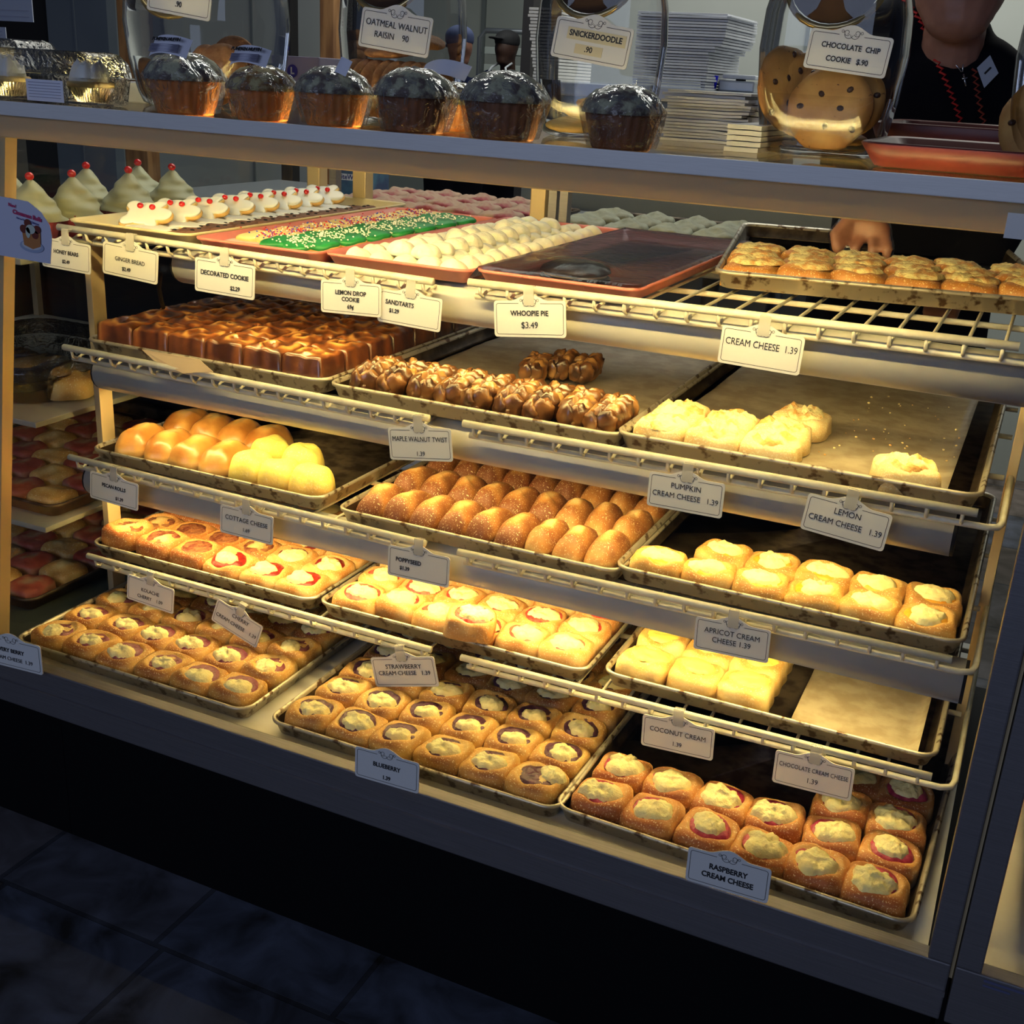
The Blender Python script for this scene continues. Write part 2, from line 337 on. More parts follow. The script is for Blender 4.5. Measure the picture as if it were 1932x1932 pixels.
fa = MB(); pr = [(-.0555, .826), (-.034, .7975), (-.031, .796), (-.029, .7985), (-.046, .826)]
fa.add([(x, y, z) for x in (XL-.03, 1.5) for y, z in pr], [(i, (i+1) % 5, 5+(i+1) % 5, 5+i) for i in range(5)])
part(fa, 'fascia', M_fasc)
part(MB().box(XL-.03, 1.5, -.056, .80, .834, .841), 'counter_glass', M_tglass)
part(MB().add([(XL, -.046, .022), (1.328, -.046, .022), (1.328, -.046, .80), (XL, -.046, .80)], [(0, 1, 2, 3)]), 'front_glass', M_glass)
part(MB().add([(XL-.001, -.03, .0), (XL-.001, .83, .0), (XL-.001, .83, .80), (XL-.001, -.03, .80)], [(0, 1, 2, 3)]), 'side_glass', M_glass)
part(MB().box(-.104, -.101, -.0, .83, .0, .004), 'side_glass_channel', M_alu)
# top lamp under the counter edge
def lamp(name, label, x0, x1, y, z, r, mt, arc=(100, 350), yoff=0):
    t = thing(name, label, 'lamp', ((x0+x1)/2, y, z)); L2 = (x1-x0)/2
    h = MB(); n = 14; V = []; Fc = []
    for sx in (-L2, L2):
        for rr in (r, r-.0015):
            for k in range(n+1):
                a = radians(arc[0]+(arc[1]-arc[0])*k/n); V.append((sx, -sin(a)*0+cos(a)*rr, sin(a)*rr))
    K = n+1
    for k in range(n):
        Fc += [(k, k+1, 2*K+k+1, 2*K+k), (K+k, 3*K+k, 3*K+k+1, K+k+1), (k, K+k, K+k+1, k+1), (2*K+k, 2*K+k+1, 3*K+k+1, 3*K+k)]
    for k in (0, n): Fc.append((k, 2*K+k, 3*K+k, K+k))
    h.add(V, Fc); h.build('housing', M_hous, t, True)
    tb = MB().tube([(-L2+.02, yoff, 0), (L2-.02, yoff, 0)], .0075, 10); tb.build('tube', mt, t, True)
    MB().tube([(-L2-.004, 0, 0), (-L2+.006, 0, 0)], r*.97, 20).build('end_cap', M_dark, t, True); MB().tube([(L2-.006, 0, 0), (L2+.004, 0, 0)], r*.97, 20).build('end_cap', M_dark, t, True)
    return t
lamp('top_lamp', 'slim lamp tube under the counter edge, topmost in the case', -.06, 1.27, -.008, .8155, .013, M_ttube, (62, 288))
lamp('shelf_lamp', 'glowing tube lamp in a white curved housing under the top wire shelf', .10, 1.31, .225, .612, .030, M_tube, (-28, 258), .003)
lamp('shelf_lamp', 'tube lamp in a grey-white housing under the second wire shelf', -.075, 1.26, .225, .416, .030, M_tube, (-28, 256), .003)
lamp('shelf_lamp', 'tube lamp in a rounded silver-white housing under the third wire shelf', -.10, 1.305, .212, .229, .029, M_tube, (-28, 230), .003)
# black lamp cords
pts = [U(303, 515, y=.24), U(300, 545, y=.26), U(308, 580, y=.33)]
setp(MB().tube([pts[0], (pts[0]+pts[1])/2, pts[1], (pts[1]+pts[2])/2+Vector((0, 0, -.004)), pts[2]], .0035, 8).build('power_cord', M_dark, smooth=True), 'black lamp cord hanging behind the ginger bread tag', 'cord')

# ------------------------------------------------------------------ wire shelves
RY = .168
def shelf(zl, zr, x0, x1, label, right):
    t = thing('wire_shelf', label, 'shelf', (x0, RY, zl)); L1 = x1-x0; dz = zr-zl
    MB().tube([(0, 0, 0), (L1, 0, dz)], .0052, 10).build('front_rail', M_wire, t, True)
    e = [(0.004, .014, -.020), (L1-.01, .014, dz-.020)]
    if right: e += [(L1+.012, .015, dz-.02), (L1+.024, .022, dz-.02), (L1+.028, .04, dz-.02), (L1+.028, .62, dz-.016)]
    MB().tube(e, .0042, 8).build('lower_rail', M_wire, t, True)
    for yy in (.22, .44, .62): MB().tube([(0, yy, -.017), (L1+(.02 if right else 0), yy, dz-.017)], .004, 8).build('support_rail', M_wire, t, True)
    n = 17
    me = MB().tube([(0, -.001, -.002), (0, .002, -.014), (0, .010, -.0185), (0, .022, -.0135), (0, .05, -.0115), (0, .64, -.0115)], .0024, 6).mesh('cross_wire', M_wire)
    for i in range(n):
        f = (i+.4)/(n-.2); inst('cross_wire', me, t, (L1*f, 0, dz*f))
    return t
RZ = [(.652, .645, .651, .660), (.4625, .456, .458, .464), (.276, .268, .267, .275), (.103, .100, .101, .111)]
nmz = ['top', 'second', 'third', 'lowest']
for i, (a, b, c, d) in enumerate(RZ):
    xl = (-.094, -.103, -.111, -.088)[i]
    shelf(a, b, xl, .563+(.015 if i == 3 else 0), 'left half of the %s cream wire shelf' % nmz[i], False)
    shelf(c, d, .616+(.012 if i == 3 else 0), (1.29, 1.283, 1.288, 1.293)[i], 'right half of the %s cream wire shelf' % nmz[i], True)
SX = [(-.094, .563, .616, 1.29), (-.103, .563, .616, 1.283), (-.111, .563, .616, 1.288), (-.088, .578, .628, 1.293)]
def wtop(k, x0, x1):
    a, b, c, d = RZ[k-1]; l0, l1, r0, r1 = SX[k-1]; o = []
    for x in (x0, x1, l1, r0):
        if x0 <= x <= x1: o.append(a+(b-a)*(x-l0)/(l1-l0) if x <= l1 else c+(d-c)*(x-r0)/(r1-r0))
    return max(o)-.0115+.0024+.0004

# ------------------------------------------------------------------ pans and trays
def rrect(w, d, r, z, n=6):
    out = []
    for cx, cy, a0 in ((w-r, r, -90), (w-r, d-r, 0), (r, d-r, 90), (r, r, 180)):
        for k in range(n+1):
            a = radians(a0+90*k/n); out.append(Vector((cx+r*cos(a), cy+r*sin(a), z)))
    return out
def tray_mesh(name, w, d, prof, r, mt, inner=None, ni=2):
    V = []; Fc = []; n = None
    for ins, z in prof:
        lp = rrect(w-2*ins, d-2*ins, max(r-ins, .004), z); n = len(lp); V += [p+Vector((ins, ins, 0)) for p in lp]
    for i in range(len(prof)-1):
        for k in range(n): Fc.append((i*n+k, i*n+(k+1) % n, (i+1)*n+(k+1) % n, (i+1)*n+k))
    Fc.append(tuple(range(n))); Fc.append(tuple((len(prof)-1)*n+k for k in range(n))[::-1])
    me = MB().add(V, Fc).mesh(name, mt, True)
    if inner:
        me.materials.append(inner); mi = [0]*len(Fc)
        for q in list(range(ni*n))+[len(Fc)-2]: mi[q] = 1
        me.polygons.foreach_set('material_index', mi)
    return me
PW, PD = .4575, .64
PP = [(.018, .0022), (.012, .004), (.008, .020), (.006, .0235), (.003, .026), (0, .0235), (.0005, .0205), (.004, .0200), (.011, .0015), (.016, 0)]
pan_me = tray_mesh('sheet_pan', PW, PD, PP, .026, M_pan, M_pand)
pan_dk = tray_mesh('sheet_pan', PW, PD, PP, .026, M_pan)
TP = [(.022, .003), (.014, .006), (.006, .018), (.003, .021), (0, .020), (.001, .017), (.004, .016), (.014, .001), (.02, 0)]
def pan(x, y, z, label, rz=0, me=None, name='sheet_pan', tilt=0):
    o = inst(name, me or pan_me, None, (x, y, z), (tilt, 0, rz)); return setp(o, label, 'baking tray')
P = {}
for key, x, y, z, rz, lab in (
    ('d1', -.085, -.012, .0005, 0, 'worn sheet pan of very berry cream buns on the bottom deck, left end'),
    ('d2', .408, -.014, .0005, 0, 'worn sheet pan of blueberry cream buns on the bottom deck, middle'),
    ('d3', .852, -.006, .0005, -.03, 'worn sheet pan of raspberry cream buns on the bottom deck, right end'),
    ('s4a', -.103, .184, 0, 0, 'sheet pan of cherry kolaches on the lowest wire shelf'),
    ('s4b', .360, .186, 0, 0, 'sheet pan of strawberry cream buns on the lowest wire shelf'),
    ('s4c', .838, .188, 0, 0, 'half-empty sheet pan with coconut cream buns on the lowest wire shelf'),
    ('s3a', -.088, .186, 0, 0, 'sheet pan of glazed rolls and yellow topped buns on the third shelf'),
    ('s3b', .398, .180, 0, 0, 'sheet pan of sugar-dusted poppyseed rolls on the third shelf'),
    ('s3c', .842, .186, 0, 0, 'sheet pan of apricot cream buns on the third shelf'),
    ('s2a', -.078, .182, 0, 0, 'sheet pan under the glossy brown sticky rolls on the second shelf'),
    ('s2b', .382, .182, 0, 0, 'sheet pan of dark maple walnut twists on the second shelf'),
    ('s2c', .828, .182, 0, 0, 'mostly empty sheet pan with pale squares on parchment, second shelf')):
    z = wtop(int(key[1]), x, x+PW) if key[0] == 's' else z
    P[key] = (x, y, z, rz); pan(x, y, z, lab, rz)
BPX, BPY, BPR = .893, .352, .19
BPZ = wtop(1, BPX, 1.29); P['s1'] = (BPX, BPY, BPZ, BPR)
pan(BPX, BPY, BPZ, 'sheet pan of golden cream cheese buns on the top wire shelf', BPR)
def PL(key, lx, ly, lz=0.):
    x, y, z, rz = P[key]; return Vector((x+lx*cos(rz)-ly*sin(rz), y+lx*sin(rz)+ly*cos(rz), z+lz))
# plastic trays on the top shelf
tr = {}
def ptray(key, x, y, w, d, mt, label, rz, tilt=.0):
    me = tray_mesh('plastic_tray', w, d, TP, .022, mt); z = wtop(1, x, x+w)+tilt
    o = inst('plastic_tray', me, None, (x, y, z), (0, 0, rz)); setp(o, label, 'tray'); P[key] = (x, y, z, rz); return o
ptray('t1', -.092, .178, .240, .66, M_tbeige, 'beige plastic tray holding white bear cookies and gingerbread', 0)
ptray('t2', .150, .180, .222, .60, M_tpink, 'salmon pink tray of green and yellow decorated cookies', 0)
ptray('t3', .376, .182, .232, .62, M_tpink, 'salmon pink tray full of white powdered round cookies', .0)
ptray('t4', .612, .184, .232, .60, M_tpink, 'salmon pink tray under cling film holding one whoopie pie', .0)

# ------------------------------------------------------------------ baked goods generators
def bun_mesh(seed, ax, ay, h, n=3.6, pit=None, edge=.3, top=.55, lump=.0012, nr=15, ns=44, mt=None, name='bun', q=2.3, p=4.5, tear=0, front=0., flat=0.):
    V = []; A = []; Fc = []; rnd = random.Random(seed)
    for i in range(nr):
        rho = (i/(nr-1))**.8 if i else 0
        for k in range(ns):
            t = 2*pi*k/ns; R = 1/((abs(cos(t))**n+abs(sin(t))**n)**(1/n))
            x = ax*R*rho*cos(t); y = ay*R*rho*sin(t)
            z = h*max(0, 1-rho**p)**(1/q) if not flat else h*(1-flat*rho**2.4)*max(0, 1-rho**20)**.5*(1+.14*nz((x, y), 20, seed))
            pk = 0
            if pit:
                px, py, pr, pd = pit; d = sqrt((x-px)**2+(y-py)**2)/pr
                z -= pd*smst((1.1-d)/.24)*(1 if rho < .95 else 0); pk = exp(-((d-1.28)/.2)**2)
            z += lump*4*nz((x, y), 38, seed)*(1-rho**6); z += lump*nz((x, y), 110, seed)*(1-rho**6)
            s = 1-lump*3/ax*nz((cos(t)*.03, sin(t)*.03), 60, seed)*rho
            V.append((x*s, y*s, max(z, 0)))
            side = smst((rho-.86)/.14)
            b = top*(.35+.65*smst((rho-.1)/.5))*(1-side*.85)+pk*.3+edge*side*(.5+.5*nz((x, y), 25, seed+3))
            b += front*smst((-y/ay-.45)/.4)*(1-.4*side)+.28*nz((x, y), 30, seed+9)
            if tear: b *= 1-tear*side
            A.append(max(0.01, min(1, b)))
    V.append((0, 0, 0)); A.append(.3)
    for i in range(nr-1):
        for k in range(ns): Fc.append((i*ns+k, (i+1)*ns+k, (i+1)*ns+(k+1) % ns, i*ns+(k+1) % ns))
    for k in range(ns): Fc.append(((nr-1)*ns+k, len(V)-1, (nr-1)*ns+(k+1) % ns))
    return MB().add(V, Fc, A).mesh(name, mt or M_dough)
def blob_mesh(seed, r, h, mt, name='topping', irr=.28, lump=.25, ax=1., ay=1., nr=11, ns=40):
    V = []; Fc = []
    for i in range(nr):
        rho = i/(nr-1)
        for k in range(ns):
            t = 2*pi*k/ns
            R = r*(1+irr*nz((cos(t), sin(t)), 1.3, seed)+irr*.45*nz((cos(t), sin(t)), 4.2, seed))
            x = R*rho*cos(t)*ax; y = R*rho*sin(t)*ay
            z = h*max(0, 1-rho**3.2)**.5*(1+lump*2*nz((x, y), 90, seed)) + h*lump*nz((x, y), 230, seed)*(1-rho**4)
            V.append((x, y, z if rho < 1 else -.002))
    for i in range(nr-1):
        for k in range(ns): Fc.append((i*ns+k, (i+1)*ns+k, (i+1)*ns+(k+1) % ns, i*ns+(k+1) % ns))
    return MB().add(V, Fc, [.5]*len(V)).mesh(name, mt)
def card(k):
    T_ = ['', '', 'twenty', 'thirty']; k += 1
    return ORD[k-1] if k <= 19 else ('twentieth' if k == 20 else 'twenty-'+ORD[k-21])
ORD = ['first', 'second', 'third', 'fourth', 'fifth', 'sixth', 'seventh', 'eighth', 'ninth', 'tenth', 'eleventh', 'twelfth', 'thirteenth', 'fourteenth', 'fifteenth', 'sixteenth', 'seventeenth', 'eighteenth', 'nineteenth']
def ordl(i, n=None): return 'leftmost' if i == 0 else ORD[i]+' from left'
def rowl(j): return 'front row' if j == 0 else ORD[j]+' row back'
BUNR = .0374
class Kol:
    """a kind of filled bun: a few shapes of crust, filling and cream, copied over a pan"""
    def __init__(s, kind, n=6, ax=.0385, h=.033, mt=None, cr=.0155, cmat=None, pr=.0235, edge=.3, top=.55, front=0., cy=-.005, fill=True, pd=.006, ch=.0085, seed=0, flat=.25):
        s.kind = kind; s.v = []; mt = mt or M_dough; rnd = random.Random(kind+str(seed))
        for i in range(n):
            px, py = rnd.uniform(-.003, .003), rnd.uniform(-.002, .004); P1 = pr*rnd.uniform(.94, 1.06)
            b = bun_mesh(i*11+len(kind)+seed, ax, ax, h*rnd.uniform(.95, 1.06), pit=(px, py, P1, pd), mt=mt, edge=edge, top=top, front=front, name='crust', flat=flat, n=4.6)
            f = blob_mesh(i*5+1+seed, P1*.98, .0032, FILL[kind] if fill else (cmat or M_cream), 'filling', .12, .5) if fill else None
            a = rnd.uniform(0, 6.28); c = blob_mesh(i*7+2+seed, cr*rnd.uniform(.92, 1.12), ch, cmat or M_cream, 'cream_topping', .32, .3, rnd.uniform(1, 1.25), rnd.uniform(.85, 1.05))
            s.v.append((b, f, c, px, py, h-pd-.002, rnd.uniform(-.005, .005), cy+rnd.uniform(-.003, .003)))
    def put(s, i, loc, label, group, rz=0, cream=True, sc=1., name='filled_bun', cat='bun', tilt=None):
        tilt = tilt or (random.uniform(-.045, .045), random.uniform(-.045, .045))
        b, f, c, px, py, z, ox, oy = s.v[i % len(s.v)]
        t = thing(name, label, cat, loc, 0, group, rot=(tilt[0], tilt[1], rz)); t.scale = (sc, sc, sc)
        inst('crust', b, t)
        if f: inst('filling', f, t, (px, py, z+.0006))
        if cream: inst('cream_topping', c, t, (px+ox, py+oy, z+.0022))
        return t
def rnd(a, b): return random.uniform(a, b)

# ---- bottom deck pans
kv = Kol('very_berry', top=.45, pr=.0275, cr=.0185, front=.25, cy=-.009); kb = Kol('blueberry', top=.35, pr=.028, cr=.0185, front=.3, cy=-.007); kr = Kol('raspberry', mt=M_doughr, top=.4, cr=.023, front=.55, ch=.0095, pr=.028)
c = 0
for key, K, nm_, where, rows in (('d1', kv, 'very berry', 'bottom left pan', 7), ('d2', kb, 'blueberry', 'bottom middle pan', 8)):
    for j in range(rows):
        for i in range(6):
            c += 1; a = .0508+i*.0712; b = .053+j*.0722
            bun = K.put(random.randrange(6), PL(key, a+rnd(-.002, .002)+(.001 if j % 2 else -.001), b+rnd(-.002, .002), .0035),
                  '%s bun, %s in the %s of the %s' % (nm_, ordl(i), rowl(j), where), '%s buns in the %s' % (nm_, where), rnd(-.12, .12),
                  cream=not (key == 'd2' and i == 5 and j == 0))
            if key == 'd2' and i == 5 and j == 0: corner = bun
# the corner blueberry bun: cream pushed to its right side, dark filling bare
inst('cream_topping', kb.v[2][2], corner, (.017, .012, .027))
for j, cols in enumerate((range(6), range(6), (4, 5), (4, 5))):
    for i in cols:
        kr.put(i+3*j, PL('d3', .0508+i*.0712+rnd(-.002, .002)+(.001 if j == 1 else -.001), .053+j*.073+rnd(-.002, .002), .0035),
               'raspberry bun, %s in the %s of the bottom right pan' % (ordl(i) if j < 2 else ('rightmost' if i == 5 else 'second from right'), rowl(j)), 'raspberry buns in the bottom right pan', rnd(-.12, .12))
# ---- lowest wire shelf
kc = Kol('cherry', mt=M_doughr, top=.35, edge=.25, cr=.0215, cy=-.005, h=.033, pr=.0295); kn = Kol('cherry_nut', mt=M_doughr, top=.5, edge=.5, pr=.0295, h=.033, front=.4)
for j in range(5):
    for i in range(6):
        nut = i < 3 or (i == 3 and j == 1)
        cream = not (i < 3 or (j == 1 and i == 3)) or (j >= 2 and i in (1, 2))
        (kn if nut else kc).put(random.randrange(6), PL('s4a', .0505+i*.0712+(-.006 if i == 0 and j == 0 else 0), .053+j*.0725, .0045+(.014-.0035*i if j == 0 and i < 4 else 0)),
            'cherry kolache, %s in the %s, lowest wire shelf' % (ordl(i), rowl(j)), 'cherry kolaches on the lowest wire shelf', rnd(-.1, .1), cream=cream, cat='bun', tilt=(.05, 0))
ks = Kol('strawberry', mt=M_doughr, top=.3, cr=.0215, pr=.0295, edge=.2, cy=-.003, h=.036)
for j, cols in enumerate(((0, 1, 2, 3, 4, 5), (0, 1, 2, 3, 4, 5), (0, 1, 2, 3, 4, 5), (0, 1, 2))):
    for i in cols:
        if j == 0 and i == 1: dy = .03
        else: dy = 0
        ks.put(i+2*j, PL('s4b', .0508+i*.0712, .053+j*.0728+(dy if j == 0 else 0)*.4, .0035), 'strawberry bun, %s in the %s, lowest wire shelf' % (ordl(i), rowl(j)),
               'strawberry buns on the lowest wire shelf', rnd(-.12, .12))
ks.put(3, U(888, 1155, z=.155)+Vector((0, .0, -.030)), 'strawberry bun lying on top of the others, lowest shelf', 'strawberry buns on the lowest wire shelf', .3, tilt=(.0, .06))
kco = Kol('coconut', fill=False, cmat=M_yel, top=.3, pr=.024, pd=.004, cr=.022, ch=.004, edge=.1, h=.040, cy=0, flat=.22)
for j in range(4):
    for i in range(3):
        kco.put(i*2+j, PL('s4c', .052+i*.0722, .053+j*.0725, .0035), 'coconut cream bun, %s in the %s, lowest shelf right' % (ordl(i), rowl(j)), 'coconut cream buns on the lowest shelf', rnd(-.1, .1))
def sheet(key, x0, x1, y0, y1, z, label, curl=0., seed=0, mt=M_paper, nx=26, ny=22, edgeup=.0):
    V = []; Fc = []
    for j in range(ny+1):
        for i in range(nx+1):
            u, v = i/nx, j/ny; lx = x0+(x1-x0)*u; ly = y0+(y1-y0)*v
            zz = z+.0022*(1+nz((lx, ly), 14, seed))+.0010*nz((lx, ly), 50, seed)
            zz += curl*max(0, (v-.72)/.28)**2+edgeup*max(0, (u-.9)/.1)**2
            V.append(PL(key, lx, ly, zz))
    for j in range(ny):
        for i in range(nx): k = j*(nx+1)+i; Fc.append((k, k+1, k+nx+2, k+nx+1))
    o = MB().add(V, Fc).build('parchment_sheet', mt, None, True); sd = o.modifiers.new('s', 'SOLIDIFY'); sd.thickness = .0004
    return setp(o, label, 'baking paper')
sheet('s4c', .265, .432, .018, .30, .003, 'curled parchment sheet in the half-empty pan, lowest shelf', .03, 3, edgeup=.012)
sheet('s4c', .262, .440, .31, .60, .003, 'flat parchment sheet at the back of the coconut pan', 0, 5)
# ---- third shelf
glz = [bun_mesh(40+i, .036, .058, .050, n=2.6, mt=M_glaze, top=.75, edge=.05, name='roll', p=2.6, q=2) for i in range(3)]
for i in range(4):
    for j in range(2):
        o = inst('glazed_roll', glz[(i+j) % 3], None, PL('s3a', .050+i*.058, .078+j*.115, .0035), (0, 0, .12+rnd(-.1, .1)))
        setp(o, 'shiny golden pecan roll, %s in the %s, third shelf' % (ordl(i), rowl(j)), 'roll', 'shiny pecan rolls on the third shelf')
cot_m = dough('cottage_cheese_bun', (.95, .76, .17), (.82, .52, .14), (.5, .24, .06), speck=((.9, .74, .42), .6))
cot = [bun_mesh(130+i, .0365, .0365, .049, n=3., mt=cot_m, top=.0, edge=.95, p=4, q=2, lump=.0016, name='bun') for i in range(3)]
for i, (lx, ly) in enumerate(((.290, .06), (.347, .056), (.404, .058), (.335, .135), (.265, .145))):
    o = inst('cottage_cheese_bun', cot[i % 3], None, PL('s3a', lx, ly, .0035), (0, 0, .2*i)); setp(o, ('yellow topped cottage cheese bun, left of the front three', 'yellow topped cottage cheese bun, middle of the front three', 'yellow topped cottage cheese bun, right of the front three',
        'yellow topped cottage cheese bun in second row at right', 'yellow topped cottage cheese bun in second row at left')[i], 'bun', 'cottage cheese buns on the third shelf')
pop = [bun_mesh(60+i, .0242, .0545, .043, n=3.2, mt=M_poppy, top=.8, edge=.5, front=(.5 if i < 3 else -.3), name='roll', p=2.6, q=2, lump=.0015) for i in range(6)]
for i in range(9):
    for j in range(3):
        o = inst('poppyseed_roll', pop[(i+j) % 3 + (3 if i > 5 else 0)], None, PL('s3b', .043+i*.0464, .071+j*.107, .0035), (0, 0, rnd(-.06, .06)))
        setp(o, 'poppyseed roll, %s in the %s, third shelf' % (ordl(i), rowl(j)), 'roll', 'poppyseed rolls on the third shelf')
ka = Kol('apricot', top=.4, cr=.022, pr=.028, edge=.2, front=.1, cy=-.003)
for j, cols in enumerate((range(6), range(1, 6))):
    for i in cols:
        ka.put(i+3*j, PL('s3c', .0508+i*.0712, .053+j*.0725, .0035), 'apricot bun, %s in the %s, third shelf' % (ordl(i-(1 if j else 0)), rowl(j)), 'apricot buns on the third shelf', rnd(-.15, .15))
# ---- second shelf
def swirl_mesh(seed):
    V = []; A = []; Fc = []; N_ = 26; a = .0362; h = .050
    for j in range(N_+1):
        for i in range(N_+1):
            u, v = 2*i/N_-1, 2*j/N_-1
            z = h*(1-.10*max(abs(u), abs(v))**3)*max(0, (1-abs(u)**26)*(1-abs(v)**26))**.4; r = sqrt(u*u+v*v); th = math.atan2(v, u)
            sw = sin(r*9-th+seed+2.2*nz((u*.04, v*.04), 40, seed)); z += .0028*sw*max(0, 1-r)*1.3+.003*nz((u*.04, v*.04), 60, seed)*(1 if max(abs(u), abs(v)) < .97 else 0)
            V.append((a*u, a*v, max(0, z))); m_ = max(abs(u), abs(v))
            A.append(max(.02, min(1, .72-.62*max(0, sw)*(1-r*.45)+.45*nz((u*.04, v*.04), 45, seed+2)+(.15 if m_ > .9 else 0))))
    for j in range(N_):
        for i in range(N_): k = j*(N_+1)+i; Fc.append((k, k+1, k+N_+2, k+N_+1))
    return MB().add(V, Fc, A).mesh('sticky_roll', M_caram)
sw = [swirl_mesh(i*1.7) for i in range(5)]
for j in range(7):
    for i in range(6):
        o = inst('sticky_roll', sw[random.randrange(5)], None, PL('s2a', .0512+i*.071, .0525+j*.071, .0035), (0, 0, random.randrange(4)*pi/2))
        setp(o, 'glossy brown sticky roll, %s in the %s, second shelf' % (ordl(i), rowl(j)), 'roll', 'sticky rolls in a slab on the second shelf')
def twist_mesh(seed, L2=.060, r=.0145, tn=1.7):
    mb = MB(); rr = random.Random(seed); K = 6
    mb.ell((0, 0, .012), (.015, L2*.95, .013), 16, 14, .1)
    for k in range(K):
        for sd in (-1, 1):
            y = -L2*.86+2*L2*.86*(k+(.5 if sd > 0 else 0))/(K-.4); tp = 1-.35*abs(y/L2)**3
            Rm = Matrix.Rotation(sd*radians(38+rr.uniform(-10, 10)), 3, 'Z') @ Matrix.Rotation(sd*-.35, 3, 'Y')
            mb.ell((sd*.0085+rr.uniform(-.002, .002), y, .0185+rr.uniform(-.002, .003)), (.0165*tp, .0088*tp, .0165*tp), 20, 14, .16, 90, Rm)
    for q in range(len(mb.v)):
        p = mb.v[q]; d = .0022*nz(p, 150, seed)+.0012*nz(p, 330, seed+1); mb.v[q] = (p[0]+d, p[1]+d, max(.0, p[2]+d)); mb.a[q] = max(.05, min(1, .66+.75*nz(p, 70, seed)-.25*smst((p[2]-.024)/.012)))
    return mb.mesh('twist', M_twist)
tw = [twist_mesh(i*1.3) for i in range(5)]
for i in range(9):
    o = inst('maple_twist', tw[i % 5], None, PL('s2b', .043+i*.0464, .080+rnd(-.004, .004), .0035), (0, 0, .1+rnd(-.12, .12)), (1.12, 1.05, 1.32))
    setp(o, 'dark glazed maple walnut twist, %s along the pan front' % ordl(i), 'pastry', 'maple walnut twists on the second shelf')
for i, q in enumerate(((1010, 712), (1060, 705), (1105, 712))):
    o = inst('maple_twist', tw[(i+2) % 5], None, U(*q, z=P['s2b'][2]+.012)-Vector((0, 0, .006)), (0, 0, .15), (1, .8, 1.15))
    setp(o, 'maple walnut twist, %s of the three left at the back' % ('leftmost', 'middle one', 'rightmost')[i], 'pastry', 'maple walnut twists left at the back')
sheet('s2b', .03, .43, .135, .60, .003, 'brown stained parchment behind the maple twists', 0, 8)
sheet('s2c', .03, .415, .03, .60, .003, 'large parchment sheet under the pale cream cheese squares', 0, 9, edgeup=.004)
kp = [bun_mesh(80+i, .0372, .0372, .030, n=6, flat=.12, mt=dough('pale_square_dough', (.86, .68, .36), (.8, .52, .2), (.55, .24, .06), speck=((.92, .8, .5), .55)), top=.3, edge=.35, lump=.0016, name='square', p=7, q=2.5) for i in range(4)]
kt = [blob_mesh(90+i, .033, .007, M_crumb, 'crumb_topping', .25, .7) for i in range(4)]
def square(lx, ly, lab, i, rz=0, z=.007):
    t = thing('cheese_square', lab, 'pastry', PL('s2c', lx, ly, z), rz, 'pale cream cheese squares on the second shelf')
    inst('crust', kp[i % 4], t); inst('crumb_topping', kt[(i*3) % 4], t, (0, 0, .0265), (0, 0, i*1.7)); return t
for j in range(2):
    for i in range(3):
        square(.053+i*.0715, .052+j*.0715, 'pumpkin cream cheese square, %s in the %s, second shelf' % (ordl(i), rowl(j)), i+j*3+1)
q = U(1512, 800, z=.475); x, y, z, _ = P['s2c']
square(q.x-x, q.y-y, 'pumpkin cream cheese square standing apart behind the block', 2, -.15)
q = U(1705, 905, z=.470)
square(q.x-x, q.y-y, 'lone lemon cream cheese square near the right pan corner', 3, .35)
# crumbs on parchment
cr = MB(); 
for i in range(60):
    p = PL('s2c', rnd(.24, .41), rnd(.04, .5), .0085); s_ = rnd(.0007, .0022); cr.ell(p, (s_, s_*.8, s_*.7), 6, 4, .3)
setp(cr.build('crumbs', M_crumb, None, True), 'scattered pale crumbs on the parchment of the mostly empty pan', 'crumbs', kind='stuff')

# ---- top shelf: sheet pan of cream cheese buns
ktp = dough('golden_bun_dough', (.84, .64, .28), (.74, .38, .1), (.5, .2, .04), speck=((.88, .7, .35), .6))
kg = Kol('goldcheese', fill=False, mt=ktp, top=.55, cmat=mat('browned_crumb', (.80, .66, .3), .8, c2=(.62, .3, .09), scale=75, th=(.45, .62), bump=1., bscale=240), pr=.03, pd=.002, cr=.031, ch=.006, edge=.5, front=.35, cy=.004, h=.033)
for j in range(3):
    for i in range(6):
        kg.put(i+2*j, PL('s1', .0508+i*.0712, .053+j*.0725, .0035), 'golden cream cheese bun, %s in the %s, top shelf' % (ordl(i), rowl(j)), 'golden cream cheese buns on the top shelf', rnd(-.1, .1))
# bear cookies, gingerbread
def flat_cookie(name, lobes, th, mt, icing=None, seed=0):
    """outline = union of round lobes, swept as a soft slab"""
    n = 56; V = []; Fc = []; R = []
    for k in range(n):
        t = 2*pi*k/n; d = Vector((cos(t), sin(t))); best = .004
        for (cx, cy, r) in lobes:
            b = d.x*cx+d.y*cy; disc = b*b-(cx*cx+cy*cy)+r*r
            if disc > 0: best = max(best, b+sqrt(disc))
        R.append(best)
    prof = [(0, th), (.5, th*1.02), (.85, th), (.97, th*.8), (1., th*.45), (.97, 0), (0, 0)]
    for s_, z in prof:
        for k in range(n): t = 2*pi*k/n; V.append((R[k]*s_*cos(t), R[k]*s_*sin(t), z))
    for i in range(len(prof)-1):
        for k in range(n): Fc.append((i*n+k, (i+1)*n+k, (i+1)*n+(k+1) % n, i*n+(k+1) % n))
    A = [.3+.5*smst((v[2] < th*.9)*1.) for v in V]
    return MB().add(V, Fc, A).mesh(name, mt), R
bear = [(0, 0, .030), (.028, .0, .017), (-.024, .020, .013), (-.024, -.020, .013), (.018, .026, .011), (.018, -.026, .011)]
bc, R = flat_cookie('cookie_base', bear, .007, M_cook)
